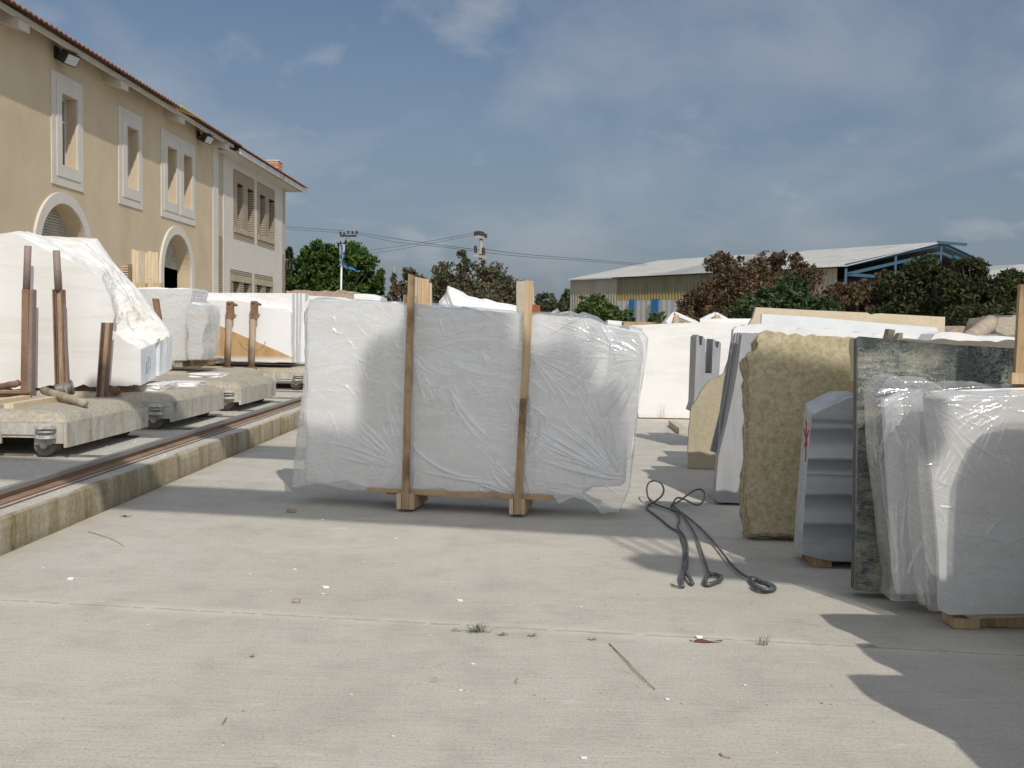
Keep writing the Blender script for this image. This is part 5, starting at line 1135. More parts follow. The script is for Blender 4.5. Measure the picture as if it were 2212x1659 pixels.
# ------------------------------------------------------------------ vegetation
def leafmat(name, cols):
    m, t, b = newmat(name, cols[0], .6, .3)
    g = t.nodes.new('ShaderNodeNewGeometry'); r = ramp(t, g.outputs['Random Per Island'], [(i/(len(cols)-1), c) for i, c in enumerate(cols)]); t.links.new(r, b.inputs['Base Color'])
    tl = t.nodes.new('ShaderNodeBsdfTranslucent'); t.links.new(r, tl.inputs[0]); ms = t.nodes.new('ShaderNodeMixShader'); ms.inputs[0].default_value = .25
    o = t.nodes['Material Output']; t.links.new(b.outputs[0], ms.inputs[1]); t.links.new(tl.outputs[0], ms.inputs[2]); t.links.new(ms.outputs[0], o.inputs[0]); return m
LM = {'pine': leafmat('pine_needles', [(.028, .060, .010), (.050, .100, .016), (.085, .145, .024)]),
      'cypress': leafmat('cypress_leaves', [(.02, .035, .015), (.035, .055, .022)]),
      'redgreen': leafmat('reddish_green_leaves', [(.055, .080, .035), (.085, .11, .05), (.20, .095, .075), (.075, .10, .045), (.10, .12, .065)]),
      'red': leafmat('dark_red_leaves', [(.11, .055, .035), (.17, .085, .055), (.085, .085, .038), (.15, .10, .055), (.07, .08, .032)]),
      'green': leafmat('mid_green_leaves', [(.05, .085, .02), (.09, .14, .035), (.12, .17, .05)]),
      'fig': leafmat('fig_leaves', [(.035, .062, .022), (.06, .095, .035), (.095, .135, .055)]),
      'dark': leafmat('dark_green_leaves', [(.022, .038, .014), (.040, .060, .021), (.07, .082, .028), (.065, .045, .022)]),
      'far': leafmat('far_olive_leaves', [(.07, .09, .045), (.11, .13, .065)])}
M['bark'] = stone('brown_bark', [(.09, .065, .045), (.16, .12, .085)], 4, sc=(3, 3, .6), r=.95)
def tree(name, lab, Y, blobs, lm, n, ls, base, dep=.8, seed=1, cat='tree', group=None, clump=.36, upr=0.0, fill=.55):
    rg = np.random.default_rng(seed); rnd = random.Random(seed)
    t = thing(name, lab, cat, at(base, 700, Y).xy.to_3d(), group); cen = []; tot = sum(r_*q_ for _, _, r_, q_ in blobs); pts = []; limbs = MB()
    bx = at(base, 700, Y).x; low = min(at(u, v+q_, Y).z for u, v, r_, q_ in blobs)
    top0 = Vector((bx, Y, max(.5, low*.9)))
    limbs.tube([Vector((bx, Y, -.02)), Vector((bx+.05, Y, top0.z*.5)), top0], .02*Y/9, 8, .014*Y/9)
    for u, v, r_, q_ in blobs:
        c = at(u, v, Y); c.y += rnd.uniform(-.5, .5)*r_*Y/F*dep; R_ = np.array([r_*Y/F, r_*Y/F*dep, q_*Y/F])
        k = max(6, int(n*(r_*q_)/tot)); nc = max(5, int(k/34))
        d = rg.normal(size=(nc, 3)); d /= np.linalg.norm(d, axis=1)[:, None]; rad = rg.uniform(fill, 1.0, nc)**.6
        cc = np.array(c)+d*R_*rad[:, None]*.92
        idx = rg.integers(0, nc, k); e = rg.normal(size=(k, 3)); e /= np.linalg.norm(e, axis=1)[:, None]; e *= rg.uniform(.2, 1, k)[:, None]
        pts.append(cc[idx]+e*R_.min()*clump*rg.uniform(.6, 1.2, nc)[idx][:, None])
        for q in range(min(nc, 7)):
            w = Vector(cc[q]); md = top0.lerp(w, .5)+Vector((0, 0, -.08*R_[2])); limbs.tube([top0, md, w], .006*Y/9, 5, .002*Y/9)
    limbs.build('trunk', M['bark'], t)
    P = np.concatenate(pts); P = P[P[:, 2] > .05]; k = len(P)
    a = rg.normal(size=(k, 3)); a[:, 2] += upr; a /= np.linalg.norm(a, axis=1)[:, None]; bq_ = rg.normal(size=(k, 3)); b2 = np.cross(a, bq_); b2 /= np.linalg.norm(b2, axis=1)[:, None]
    s = ls*rg.uniform(.6, 1.3, k)[:, None]
    V = np.stack([P-a*s, P+b2*s*.42, P+a*s, P-b2*s*.42], 1).reshape(-1, 3) - np.array(wloc(t))
    me = bpy.data.meshes.new('crown'); me.from_pydata(V.tolist(), [], [[4*i, 4*i+1, 4*i+2, 4*i+3] for i in range(k)]); me.materials.append(LM[lm]); me.update()
    o = bpy.data.objects.new('crown', me); COL.objects.link(o); o.parent = t; return t
tree('pine_tree', 'broad round green pine behind the flagpole', 62, [(700, 580, 62, 55), (745, 570, 55, 48), (785, 595, 46, 50), (660, 600, 40, 45), (720, 620, 90, 40), (800, 630, 34, 35), (640, 630, 30, 35), (690, 545, 40, 22)], 'pine', 22000, .17, 725, seed=2, clump=.30, upr=.5, fill=.75)
tree('cypress_tree', 'narrow dark cypress at the corner of the building', 66, [(622, 540, 7, 20), (624, 575, 12, 35), (626, 620, 18, 40), (632, 650, 22, 30)], 'cypress', 3500, .17, 626, seed=3, upr=1.5)
tree('broadleaf_tree', 'sparse reddish green tree around the concrete pole', 38, [(965, 600, 32, 32), (1000, 568, 18, 32), (1000, 630, 45, 38), (1060, 610, 42, 34), (1100, 625, 32, 28), (940, 640, 22, 25), (1040, 650, 60, 30), (1003, 548, 10, 14), (1050, 580, 30, 16), (1120, 650, 26, 26)], 'redgreen', 8200, .095, 1000, seed=5, clump=.75, fill=.25)
tree('thin_reddish_tree', 'spindly tree with pink leaves left of the timber boards', 30, [(852, 620, 9, 20), (848, 645, 14, 18), (852, 600, 6, 12), (840, 660, 16, 10)], 'red', 420, .09, 850, seed=6, clump=.9, fill=.2)
tree('reddish_bush_tree', 'reddish leafed bush right behind the left timber boards', 34, [(888, 590, 18, 14), (880, 630, 20, 26), (905, 620, 22, 30), (925, 615, 16, 14), (895, 660, 26, 20)], 'redgreen', 2600, .12, 895, seed=7, clump=.6, fill=.3)
tree('round_green_bush', 'round bright green bush before the beige shed corner', 50, [(1285, 668, 40, 28), (1265, 655, 16, 20), (1320, 680, 26, 20), (1355, 685, 20, 16), (1258, 680, 20, 22)], 'green', 5200, .13, 1285, seed=8, cat='bush', clump=.4)
tree('low_green_bush', 'small green bush at the foot of the blue posts', 52, [(1412, 688, 20, 10), (1432, 684, 12, 10)], 'green', 900, .12, 1415, seed=9, cat='bush')
for i, (uu, vv, a, q, ll) in enumerate(((1178, 652, 22, 20, 'olive coloured far tree right of the right boards'), (1205, 662, 20, 16, 'low far tree between olive tree and shed'), (1228, 645, 12, 22, 'slim far tree beside the shed corner'))):
    tree('far_tree', ll, 120, [(uu, vv, a, q), (uu+6, vv+14, a, q*.8), (uu-10, vv+12, a*.7, q*.7)], 'far', 1500, .36, uu, seed=20+i, group='far trees left of the shed')
tree('red_leafed_tree', 'large dark red leafed tree before the long shed', 40, [(1590, 600, 60, 34), (1560, 570, 40, 22), (1650, 585, 48, 34), (1700, 565, 46, 18), (1560, 640, 70, 36), (1500, 660, 42, 26), (1640, 640, 80, 40), (1560, 680, 90, 26), (1745, 600, 44, 26), (1720, 640, 60, 40), (1475, 680, 26, 14), (1545, 556, 14, 8), (1600, 560, 10, 7), (1678, 550, 13, 8), (1724, 554, 12, 8), (1530, 580, 16, 10), (1490, 640, 16, 14)], 'red', 19000, .095, 1620, seed=11, clump=.55, fill=.35)
tree('fig_tree', 'bright green fig tree in front of the red leafed tree', 32, [(1650, 650, 55, 26), (1700, 640, 60, 30), (1620, 672, 50, 22), (1755, 665, 50, 28), (1690, 685, 110, 24), (1720, 612, 30, 16)], 'fig', 8500, .12, 1690, seed=12, clump=.4, fill=.45)
tree('brownish_tree', 'brownish red tree filling the middle under the blue gable', 36, [(1820, 640, 50, 30), (1880, 640, 48, 34), (1850, 670, 90, 30), (1770, 670, 40, 28), (1905, 610, 20, 24)], 'red', 12000, .10, 1850, seed=13)
tree('dark_green_tree', 'dark green tree covering the left half of the blue gable', 35, [(1990, 595, 44, 36), (2010, 572, 22, 20), (1960, 630, 60, 40), (2020, 640, 60, 50), (1990, 680, 90, 40), (1935, 610, 24, 24), (1940, 680, 60, 35)], 'dark', 24000, .105, 1990, seed=14, clump=.42)
tree('dark_green_tree', 'dark green tree nearest the right frame edge', 33, [(2100, 590, 40, 34), (2080, 565, 18, 16), (2090, 640, 60, 44), (2150, 640, 60, 40), (2200, 650, 50, 44), (2120, 690, 110, 36), (2060, 620, 34, 40), (2185, 610, 36, 26), (2250, 660, 50, 50)], 'dark', 25000, .10, 2110, seed=15, clump=.42)

# ------------------------------------------------------------------ poles, flag, wires
M['polec'] = stone('grey_concrete_pole', [(.27, .255, .225), (.36, .34, .30)], 2, r=.9)
M['insul'] = newmat('dark_insulator', (.05, .035, .03), .3)[0]
M['polew'] = newmat('white_painted_pole', (.72, .72, .70), .5)[0]
def insul(m, p, s): m.tube([p, p+Vector((0, 0, s*.4)), p+Vector((0, 0, s*.6)), p+Vector((0, 0, s))], s*.42, 10, s*.36)
t = S('utility_pole', 'lattice power pole with five dark insulators above the pine', 'utility pole', at(750, 700, 75).xy.to_3d(), 'power line poles')
m = MB(); Y = 75
for s in (-1, 1):
    for q in (-1, 1): m.bar(Vector((at(744+s*5, 700, Y).x, Y+q*.18, 0)), Vector((at(752+s*3.2, 512, Y).x, Y+q*.12, at(752, 512, Y).z)), .05, .05)
zt_ = at(752, 512, Y).z; z = .4; k_ = 0
while z < zt_-.4:
    f0 = z/zt_; f1 = (z+.35)/zt_; xc = lambda f, s: at(744, 700, Y).x*(1-f)+at(752, 512, Y).x*f + s*(.17*(1-f)+.11*f)
    m.bar(Vector((xc(f0, -1 if k_ % 2 else 1), Y-.15, z)), Vector((xc(f1, 1 if k_ % 2 else -1), Y-.15, z+.35)), .03, .03); z += .35; k_ += 1
m.build('mast', M['polec'], t)
m = MB(); m.bar(at(735, 509.5, Y), at(770, 509.5, Y), .12, .14); m.build('crossarm', M['black'], t)
m = MB()
for uu, vv in ((735.5, 505), (743.5, 506.5), (752.5, 503), (761.5, 503.5), (770.5, 503)): insul(m, at(uu, vv+2, Y), .22)
m.build('insulators', M['insul'], t)
t = S('utility_pole', 'tall concrete power pole rising out of the reddish green tree', 'utility pole', at(1035, 700, 48).xy.to_3d(), 'power line poles'); Y = 48
m = MB(); m.tube([Vector((at(1033, 700, Y).x, Y, -.02)), at(1039.5, 512, Y)], .13, 14, .08); m.build('shaft', M['polec'], t, True)
m = MB(); m.bar(at(1026, 511, Y-.12), at(1051, 515, Y-.12), .08, .09); m.bar(at(1022, 552, Y-.12), at(1052, 556, Y-.12), .10, .12); m.bar(at(1021, 590, Y-.12), at(1050, 593, Y-.12), .08, .10); m.bar(at(1023, 545, Y-.12), at(1050, 549, Y-.12), .05, .05); m.build('crossarm', M['polec'], t)
m = MB()
for uu, vv in ((1027, 509), (1033, 508), (1038, 508.5), (1043, 510), (1049, 514), (1027, 540), (1044.5, 544), (1027.5, 546), (1045, 551)): insul(m, at(uu, vv, Y-.1), .20)
m.build('insulators', M['insul'], t)
m = MB(); m.tube([at(850.5, 572, 58), Vector((at(849, 700, 58).x, 58, 0))], .07, 8); m.tube([at(848, 576, 58), at(853, 576, 58)], .05, 6); setp(m.build('thin_pole', M['polec']), 'thin plain pole left of the timber boards', 'pole')
def wire(pts, lab, r=.012, sag=0):
    P = [at(u, v, Y) for u, v, Y in pts]; m = MB(); m.tube(spline(P, 10), r, 5); return setp(m.build('power_line', M['black']), lab, 'power line', 'overhead power lines')
wire([(560, 486, 82), (650, 492, 79), (752, 500, 75), (850, 515, 66), (950, 529, 58), (1045, 541, 48)], 'upper power line from the building side to the concrete pole', .014)
wire([(560, 489, 82), (650, 497, 79), (761, 505, 75), (850, 522, 66), (950, 533, 58), (1028, 543, 48)], 'lower power line from the building side to the concrete pole', .012)
wire([(1045, 538, 48), (1130, 549, 55), (1253, 559, 66), (1400, 571, 80)], 'upper power line from the concrete pole to the shed roof', .014)
wire([(1045, 545, 48), (1130, 554, 55), (1253, 563, 66), (1395, 574, 80)], 'lower power line from the concrete pole to the shed roof', .012)
wire([(1026, 503, 48), (940, 519, 56), (860, 532, 66), (780, 543, 80)], 'faint line falling left from the top of the concrete pole', .010)
wire([(1026, 508, 48), (940, 524, 56), (860, 539, 66), (780, 550, 80)], 'lower faint line falling left from the concrete pole', .009)
# flag on its pole
Y = 40
t = S('flagpole', 'white flagpole before the pine with a limp blue and white flag', 'flagpole', at(736, 700, Y).xy.to_3d())
m = MB(); m.tube([Vector((at(734.5, 700, Y).x, Y, 0)), at(738.5, 527, Y)], .045, 10, .035); m.build('pole', M['polew'], t, True)
fm_, tt, bb_ = newmat('blue_white_flag', (.1, .2, .5), .8)
gg = noi(tt, pos(tt, (5, 5, 1.2), (0, .6, 0)), 1.6, 1, .4, .6)
tt.links.new(ramp(tt, gg, [(.42, (.03, .09, .26)), (.44, (.50, .53, .56)), (.47, (.50, .53, .56)), (.49, (.03, .09, .26)), (.56, (.03, .09, .26)), (.59, (.45, .48, .52))]), bb_.inputs['Base Color'])
V = []; nx_, nz_ = 14, 30
for j in range(nz_+1):
    for i in range(nx_+1):
        s = i/nx_; q = j/nz_; w = 4.5+5.0*math.sin(q*2.6+.2)
        p = at(734.5+(11.5-2.5*q+1.5*math.sin(q*6))*s, 528+45*q+4*s*math.sin(q*3), Y); p.y += .05*math.sin(s*9+q*3)-.14; V.append(p)
mob('flag', V, [[j*(nx_+1)+i, j*(nx_+1)+i+1, (j+1)*(nx_+1)+i+1, (j+1)*(nx_+1)+i] for j in range(nz_) for i in range(nx_)], fm_, t, True)
V = []
for i in range(21):
    s = i/20; p = at(742+36*s, 573+12*math.sin(s*1.5)+1.5*math.sin(s*9), Y); h = .06*(1-s*.5); p.y += .06*math.sin(s*12); V += [p+Vector((0, 0, h)), p-Vector((0, 0, h))]
mob('flag_tail', V, [[2*i, 2*i+2, 2*i+3, 2*i+1] for i in range(20)], M['bluepaint'], t)
# bundle of planks and a striped strip standing behind the broken block
t = S('plank_stack', 'pale upright planks standing before the arched door behind the broken block', 'planks', at(310, 700, 19).xy.to_3d()); Y = 19.2
for i, (xa, xb, ya_, mt) in enumerate(((1605, 1650, 308, 'timber_pale'), (1655, 1702, 325, 'timber_pale'), (1706, 1760, 325, 'timber_grey'), (1765, 1800, 345, 'timber_pale'), (1802, 1850, 330, 'timber_pale'), (1852, 1895, 345, 'timber_pale'), (1897, 1925, 342, 'timber_pale'))):
    m = MB(); m.prism([at(*c1b(xa, ya_), Y+.02*(i % 2)), at(*c1b(xb, ya_+4), Y+.02*(i % 2)), at(*c1b(xb, 900), Y+.02*(i % 2)), at(*c1b(xa, 900), Y+.02*(i % 2))], (0, .02, 0)); m.build('plank', M[mt], t)
for xa, xb in ((1660, 1775), (1870, 1965)):
    m = MB(); m.prism([at(*c1b(xa, 718), Y-.12), at(*c1b(xb, 718), Y-.12), at(*c1b(xb, 775), Y-.12), at(*c1b(xa, 775), Y-.12)], (0, .1, 0)); m.build('cross_block', M['timber'], t)
m = MB(); Y = 17.5; a = at(*c1b(1490, 482), Y); c = at(*c1b(1560, 700), Y); m.box(a.x, c.x, Y, Y+.2, .9, a.z); m.mi = 1
z = c.z
while z < a.z-.02: m.box(a.x-.01, c.x+.01, Y-.015, Y-.001, z, z+.018); z += .042
setp(m.build('ribbed_post', None, mats=[M['timber_dk'], M['timber_pale']]), 'short ribbed brown post top behind the slope of the broken block', 'post')

# ------------------------------------------------------------------ wire rope slings
def sling(name, lab, paths, zf, r=.0085):
    t = None
    for i, (pts, zz, rr) in enumerate(paths):
        n = len(pts); W3 = []
        for k, (x, y) in enumerate(pts):
            z = zz[k] if isinstance(zz, (list, tuple)) else zz
            W3.append(gz(*cs(x, y), z))
        sp_ = spline(W3, 7)
        if t is None: t = S(name, lab, 'wire sling', (W3[0].x, W3[0].y, 0), 'wire rope slings on the concrete')
        m = MB(); m.tube(sp_, rr, 8); m.build('eye' if rr > r*1.1 else 'rope', M['cable'], t, True)
    return t
g_ = .012
sling('wire_sling', 'wire rope sling with a round loop ending in a small triangular eye',
      [([(585, 478), (540, 425), (520, 360), (522, 290), (550, 245), (605, 230), (665, 250), (700, 300), (704, 350), (680, 400), (635, 440), (590, 472), (550, 488)], [.03, .06, .10, .14, .17, .19, .18, .16, .13, .10, .07, .04, .03], .0085),
       ([(550, 488), (520, 520), (530, 548), (600, 600), (700, 680), (780, 745), (860, 792), (893, 835), (903, 880), (928, 950), (935, 1020), (925, 1100), (930, 1205)], g_, .0085),
       ([(575, 465), (640, 500), (700, 520), (780, 548), (850, 575), (920, 612), (980, 700), (1040, 800), (1080, 880), (1110, 970), (1150, 1090), (1180, 1180), (1200, 1250)], g_+.012, .0085),
       ([(1200, 1250), (1225, 1262), (1290, 1268), (1340, 1292), (1335, 1325), (1270, 1352), (1195, 1376), (1166, 1350), (1180, 1300), (1205, 1262)], .022, .0135)], 0)
sling('wire_sling', 'wire rope sling with a teardrop loop and a long run to a flat eye',
      [([(790, 510), (830, 440), (865, 418), (920, 430), (985, 462), (1060, 496), (1110, 490), (1148, 440), (1158, 380), (1130, 332), (1085, 325), (1030, 345), (960, 392), (900, 440), (830, 480), (790, 500)], [.03, .05, .05, .05, .06, .08, .09, .11, .13, .15, .15, .13, .10, .07, .04, .03], .0085),
       ([(785, 510), (800, 545), (845, 570), (868, 620), (880, 670), (860, 730), (882, 780), (920, 820), (945, 870), (966, 950), (966, 1050), (966, 1120), (950, 1205)], g_+.006, .0085),
       ([(800, 498), (870, 560), (970, 632), (1100, 742), (1200, 842), (1290, 942), (1380, 1060), (1450, 1150), (1530, 1230), (1620, 1290), (1680, 1310)], g_+.014, .0085),
       ([(1660, 1305), (1720, 1312), (1790, 1345), (1860, 1365), (1925, 1402), (1925, 1432), (1860, 1438), (1780, 1425), (1720, 1392), (1680, 1345), (1660, 1305)], .02, .0125),
       ([(1670, 1320), (1730, 1322), (1800, 1352), (1870, 1385), (1900, 1420), (1830, 1430), (1750, 1410), (1700, 1370)], .034, .0125)], 0)
t = S('sling_hook', 'dark steel hook with two splayed prongs at the near end of the slings', 'hook', gz(*cs(920, 1300), 0))
m = MB(); m.tube(spline([gz(*cs(x, y), z) for x, y, z in ((938, 1185, .03), (925, 1230, .035), (905, 1290, .03), (905, 1350, .02), (915, 1400, .015))], 6), .013, 8); m.build('prong', M['cable'], t, True)
m = MB(); m.tube(spline([gz(*cs(x, y), z) for x, y, z in ((942, 1195, .035), (965, 1260, .035), (1000, 1320, .03), (1025, 1368, .02))], 6), .013, 8); m.build('prong', M['cable'], t, True)
m = MB(); m.tube(spline([gz(*cs(x, y), z) for x, y, z in ((905, 1405, .012), (870, 1405, .012), (820, 1390, .012), (790, 1372, .012))], 6), .005, 6); m.build('wire_end', M['cable'], t, True)
m = MB(); m.tube([gz(*cs(938, 1150), .02), gz(*cs(940, 1240), .03)], .019, 10); m.build('ferrule', M['cable'], t, True)

# ------------------------------------------------------------------ litter on the concrete
full = lambda x, y: (x, y)
chips = [(152, 1250, .030, 'white chip at the left edge of the yard'), (697, 1123, .018, None), (856, 1163, .018, None), (704, 1268, .03, None), (698, 1283, .018, None), (993, 1297, .026, 'square white chip in the middle foreground'), (1510, 1376, .028, 'white chip by the long joint on the right'), (637, 1230, .018, None), (1255, 1311, .016, None), (1022, 1434, .015, None), (995, 1491, .014, None), (93, 1227, .012, None), (540, 1240, .010, None), (760, 1500, .010, None), (1260, 1637, .018, None), (1610, 1480, .014, None), (1442, 1510, .016, None), (850, 1590, .010, None), (320, 1350, .010, None), (1180, 1260, .010, None)]
for i, (u_, v_, s_, lb) in enumerate(chips):
    s_ *= .72; p = gz(u_, v_, s_*.3); o = rock('marble_chip', p, (s_, s_*.8, s_*.42), M['snow'], 60+i, None, 1, .35, .002)
    setp(o, lb or 'small white marble chip lying on the sunlit concrete', 'stone chip', 'white chips scattered on the yard')
p = gz(640, 1298, .01); setp(rock('pebble', p, (.024, .02, .016), M['log'], 9, None, 2, .2, .002), 'round brown pebble left of centre on the concrete', 'pebble')
p = gz(630, 1103, .015); setp(rock('pebble', p, (.04, .03, .018), M['roughstone'], 10, None, 2, .25, .002), 'dark clod at the left foot of the middle bundle shadow', 'pebble')
# tiny grit everywhere: nobody could count it
rg = random.Random(77); V = []; Fc = []
for i in range(900):
    y = 2.6*(1.06**rg.uniform(0, 28)); x = rg.uniform(-3.5, min(2.6, .55*y+.6)); s = rg.uniform(.0014, .0045)*(1 + .05*y)
    b0 = len(V); a = rg.uniform(0, 6.28)
    for k in range(4): V.append((x+s*math.cos(a+k*1.57)*rg.uniform(.6, 1.3), y+s*math.sin(a+k*1.57)*rg.uniform(.6, 1.3), .002))
    V.append((x, y, s*.9+.002)); Fc += [[b0, b0+1, b0+4], [b0+1, b0+2, b0+4], [b0+2, b0+3, b0+4], [b0+3, b0, b0+4]]
setp(mob('stone_grit', V, Fc, M['gritm']), 'fine pale marble grit strewn over the concrete', 'grit', kind='stuff')
V = []; Fc = []
for i in range(500):
    y = rg.uniform(2.7, 13); x = rg.uniform(-3.5, 1.6); s = rg.uniform(.002, .006); b0 = len(V); a = rg.uniform(0, 6.28)
    for k in range(3): V.append((x+s*math.cos(a+k*2.1)*1.6, y+s*math.sin(a+k*2.1), .003+.002*(k == 1)))
    Fc.append([b0, b0+1, b0+2])
setp(mob('dry_debris', V, Fc, M['timber_dk']), 'tiny brown crumbs and leaf bits on the concrete', 'debris', kind='stuff')
# chips on the platform
V = []; Fc = []
for i in range(420):
    y = rg.uniform(7, 24); x = rg.uniform(-5.5, -3.62) if rg.random() < .8 else rg.uniform(-4.2, -3.98); s = rg.uniform(.004, .016)*(1.8 if rg.random() < .06 else 1); b0 = len(V); a = rg.uniform(0, 6.28)
    for k in range(4): V.append((x+s*math.cos(a+k*1.57)*rg.uniform(.6, 1.3), y+s*math.sin(a+k*1.57)*rg.uniform(.6, 1.3), .242))
    V.append((x, y, s*.9+.242)); Fc += [[b0, b0+1, b0+4], [b0+1, b0+2, b0+4], [b0+2, b0+3, b0+4], [b0+3, b0, b0+4]]
setp(mob('platform_rubble', V, Fc, M['gritm']), 'white marble crumbs scattered along the rail platform', 'rubble', kind='stuff')
GM = newmat('grey_green_grass', (.12, .15, .07), .8)[0]; DG = newmat('dry_grass', (.36, .28, .14), .8)[0]
def tuft(u_, v_, n, h, w, mat, lab, seed):
    rr = random.Random(seed); c = gz(u_, v_); m = MB()
    for i in range(n):
        a = rr.uniform(0, 6.28); l = rr.uniform(.4, 1)*w; hh = rr.uniform(.35, 1)*h; o = c+Vector((rr.gauss(0, w*.35), rr.gauss(0, w*.10), 0)); d = Vector((math.cos(a), math.sin(a)*.6, 0)); s = Vector((-d.y, d.x, 0))*.0022
        p1 = o+d*l*.45+Vector((0, 0, hh*.8)); p2 = o+d*l+Vector((0, 0, hh*.75)); m.add([o-s, o+s, p1+s*.8, p1-s*.8, p2], [[0, 1, 2, 3], [3, 2, 4]])
    return setp(m.build('grass_tuft', mat), lab, 'grass tuft')
tuft(1030, 1366, 60, .055, .08, GM, 'grey green grass tuft growing in the joint at the centre', 1)
tuft(982, 1364, 10, .03, .03, GM, 'tiny sprig left of the main grass tuft', 2)
tuft(1648, 1394, 16, .06, .04, GM, 'small weed in the joint near the slab shadow', 3)
tuft(1880, 1397, 12, .015, .06, DG, 'flat dry tuft on the joint in the right shade', 4)
tuft(1440, 938, 14, .10, .06, DG, 'dry weed before the tall white slabs', 5)
tuft(1432, 905, 10, .35, .10, DG, 'tall dry stalks at the foot of the tall white slabs', 6)
tuft(1508, 925, 14, .25, .10, DG, 'dry weeds left of the tan slab foot', 7)
def twig(pts, r, mat, lab, name='twig'):
    m = MB(); m.tube(spline([gz(u_, v_, z) for u_, v_, z in pts], 5), r, 5, r*.5); return setp(m.build(name, mat), lab, 'twig')
twig([(1316, 1390, .004), (1345, 1418, .01), (1375, 1450, .012), (1400, 1475, .01), (1415, 1489, .004)], .0035, M['timber_dk'], 'thin dry stalk lying below the joint right of centre')
twig([(190, 1148, .004), (225, 1158, .008), (250, 1168, .008), (268, 1180, .004)], .003, M['timber_dk'], 'thin brown stalk by the platform foot on the left')
twig([(1113, 1475, .004), (1118, 1462, .012)], .005, M['timber_dk'], 'short brown twig below centre')
twig([(480, 1565, .004), (489, 1550, .014)], .005, M['timber_dk'], 'short dark twig at the lower left')
twig([(1555, 1628, .004), (1562, 1632, .008), (1578, 1637, .004)], .004, M['timber_dk'], 'curved twig at the bottom right')
m = MB(); P0 = gz(1638, 1168, .003); m.tube(spline([P0, P0+Vector((.005, .01, .15)), P0+Vector((-.004, .02, .32)), P0+Vector((.012, .02, .47))], 5), .0035, 5, .0015)
for k in range(9): m.tube([P0+Vector((.002, .012, .05+.045*k)), P0+Vector((.02*(-1)**k, .0, .07+.045*k))], .002, 4, .001)
setp(m.build('dry_stalk', GM), 'tall thin dark stalk growing before the mottled beige slabs', 'weed')
def leaf(u_, v_, w, h, mat, lab, seed):
    rr = random.Random(seed); c = gz(u_, v_); V = []
    for i in range(9):
        s = i/8; ww = h*math.sin(PI*s)+.002; V += [c+Vector((w*(s-.5), ww, .004+.012*math.sin(s*5+seed)**2)), c+Vector((w*(s-.5), -ww, .005+.008*math.cos(s*4)**2))]
    return setp(mob('dry_leaf', V, [[2*i, 2*i+2, 2*i+3, 2*i+1] for i in range(8)], mat), lab, 'dry leaf')
RL = newmat('red_brown_leaf', (.16, .06, .04), .8)[0]
leaf(1525, 1388, .17, .014, RL, 'long red brown dry leaf lying on the joint', 3); leaf(1150, 1375, .05, .012, M['timber_dk'], 'small brown leaf right of the grass tuft', 4); leaf(1085, 1373, .07, .008, M['timber_dk'], 'brown leaf scrap beside the grass tuft', 5)
leaf(272, 1117, .10, .012, RL, 'dark red leaf near the platform edge on the left', 6); leaf(1280, 1383, .05, .008, M['timber_dk'], 'brown leaf scrap on the joint right of centre', 7); leaf(545, 1420, .03, .008, M['timber_dk'], 'tiny brown leaf at left foreground', 8)

# ------------------------------------------------------------------ the gantry crane over the yard (its shade falls on the bundle and the ground)
M['crane'] = newmat('yellow_crane_paint', (.55, .38, .06), .5)[0]
t = S('gantry_crane', 'yellow gantry crane straddling the yard overhead, outside the picture', 'gantry crane', (-3.9, 1.5, .34))
def gird(y_at0, wd, z0_=9.0, z1_=10.0):
    m = MB(); x0, x1 = -5.5, 22.0; yy = lambda x: y_at0-.17*x
    m.prism([(x0, yy(x0), z0_), (x0, yy(x0)+wd, z0_), (x0, yy(x0)+wd, z1_), (x0, yy(x0), z1_)], (x1-x0, yy(x1)-yy(x0), 0)); m.build('girder', M['crane'], t)
gird(-.66, .34)
m = MB(); m.prism([(-1.9, 3.03, 9.0), (1.9, 2.39, 9.0), (1.9, 2.66, 9.0), (-1.9, 3.30, 9.0)], (0, 0, 1.0)); m.bar((-1.7, 3.1, 9.95), (-1.7, -.1, 9.95), .06, .06); m.build('shade_box', M['crane'], t)  # unseen box added to drop a patch of shade on the kerb
m = MB(); m.prism([(4.95, -1.17, 9.96), (9.5, -1.95, 9.96), (9.5, -1.72, 9.96), (4.95, -.94, 9.96)], (0, 0, .04)); m.build('shade_plate', M['crane'], t)  # unseen plate added to widen the girder's shade over the beige slabs
m = MB()
for yy in (-.4, 3.4): m.bar((-3.93, yy, .36), (-3.93, yy+.3, 9.0), .34, .34)
m.bar((-3.93, -1.2, .62), (-3.93, 4.6, .62), .3, .4); m.build('leg', M['crane'], t)
def up(P, zc=10.0): k = zc-P.z; return Vector((P.x+.4*k, P.y-k, zc))
tp = [(770, 960), (776, 815), (784, 790), (800, 770), (822, 758), (845, 752), (866, 740), (878, 715), (884, 640), (1080, 640), (1098, 700), (1108, 755), (1118, 775), (1160, 790), (1172, 792), (1180, 776), (1192, 770), (1250, 770), (1262, 780), (1268, 850), (1280, 864), (1325, 864), (1342, 874), (1350, 900), (1354, 985)]
pts = [up(PM.hit(u_, v_)) for u_, v_ in tp]
m = MB(); m.prism(pts, (0, 0, .12)); m.build('trolley_shade_plate', M['black'], t)  # unseen plate shaped to the outline of the shade on the bundle
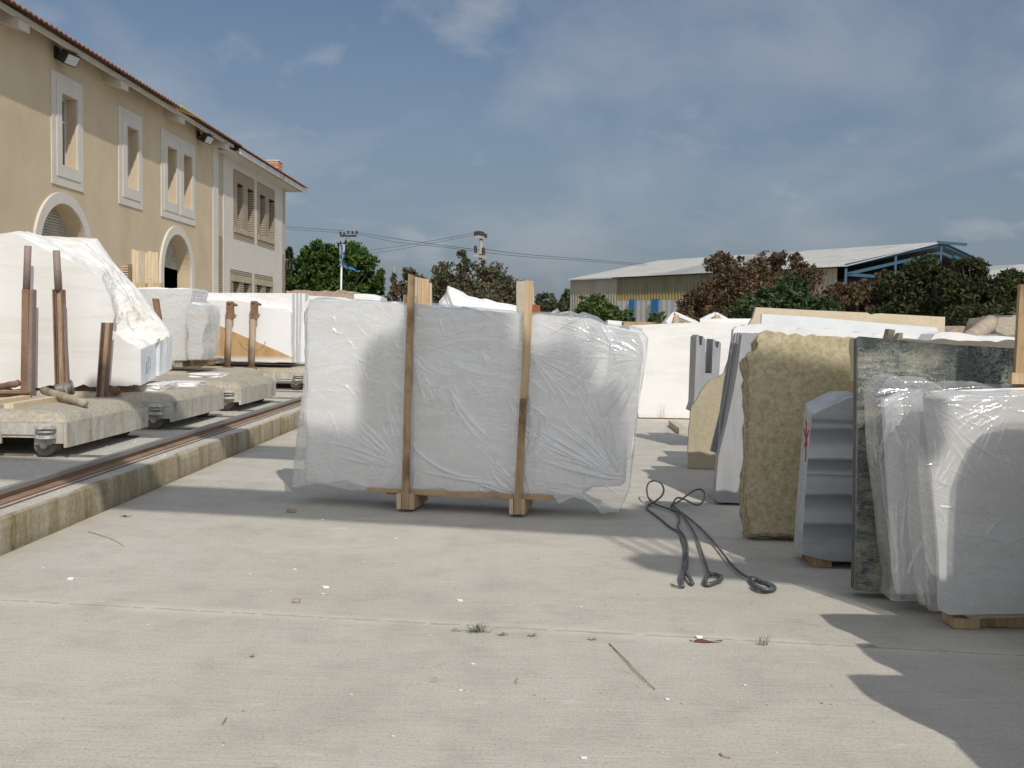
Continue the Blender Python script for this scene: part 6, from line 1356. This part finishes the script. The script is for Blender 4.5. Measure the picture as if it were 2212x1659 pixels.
# hook block and ropes
hk = S('crane_hook_block', 'crane hook block hanging on ropes outside the picture', 'hook block', up(gz(1530, 1235), 6.5))
hc = up(gz(1540, 1243), 6.5); m = MB()
m.prism([hc+Vector((x, y, 0)) for x, y in ((-.42, .12), (-.30, .30), (0, .27), (.35, .10), (.62, -.12), (.60, -.22), (.2, -.12), (-.2, -.05))], (0, 0, .3)); m.build('block', M['black'], hk)
m = MB()
for dx_, dy_ in ((-.2, .1), (-.05, .05), (.1, 0), (.25, -.05)): m.bar(hc+Vector((dx_, dy_, .3)), hc+Vector((dx_*1.4+.1, dy_, 3.5)), .03, .03)
m.build('rope', M['black'], hk)
# more stone just outside the right edge of the picture; its ragged shade reaches in
def corner(u_, v_, h=1.72): G_ = gz(u_, v_); return Vector((G_.x+.4*h, G_.y-h, h))
for i, (u_, v_, h) in enumerate(((1757, 1325, 1.72), (1832, 1388, 1.72), (1812, 1455, 1.75), (2040, 1600, 1.7))):
    c_ = corner(u_, v_, h); m = MB(); r_ = .18
    P = [(c_.x+.02, .06), (c_.x+3.0, .06), (c_.x+3.0, h+.01), (c_.x+.9, h+.02), (c_.x+.10, h), (c_.x+.02, h-.02), (c_.x-.0, h-.10)]
    m.prism([(x, c_.y, z) for x, z in rough(P, .006, .1, i, (0, 1))], (0, -(.16+.03*i), 0)); setp(m.build('pale_slab_stack', M['white'] if i % 2 else M['greyslab']), ['pale slab stack just outside the right edge, farthest', 'pale slab stack outside the right edge, second', 'pale slab stack outside the right edge, third', 'pale slab stack outside the right edge, closest to the camera'][i], 'marble slabs')
m = MB(); P = [(2.60, .08), (5.2, .08), (5.2, 1.70), (2.80, 1.72), (2.68, 1.69), (2.60, 1.61), (2.565, 1.5), (2.56, 1.2)]
m.prism([(x, 4.62, z) for x, z in P], (0, .12, 0)); setp(m.build('rounded_slab_stack', M['white']), 'rounded white slab stack just outside the right edge beside the wrapped slabs', 'marble slabs')
m = MB(); m.box(2.93, 3.11, 5.12, 5.16, .005, 2.32); setp(m.build('timber_upright', M['timber']), 'plain timber upright just outside the right edge', 'timber')
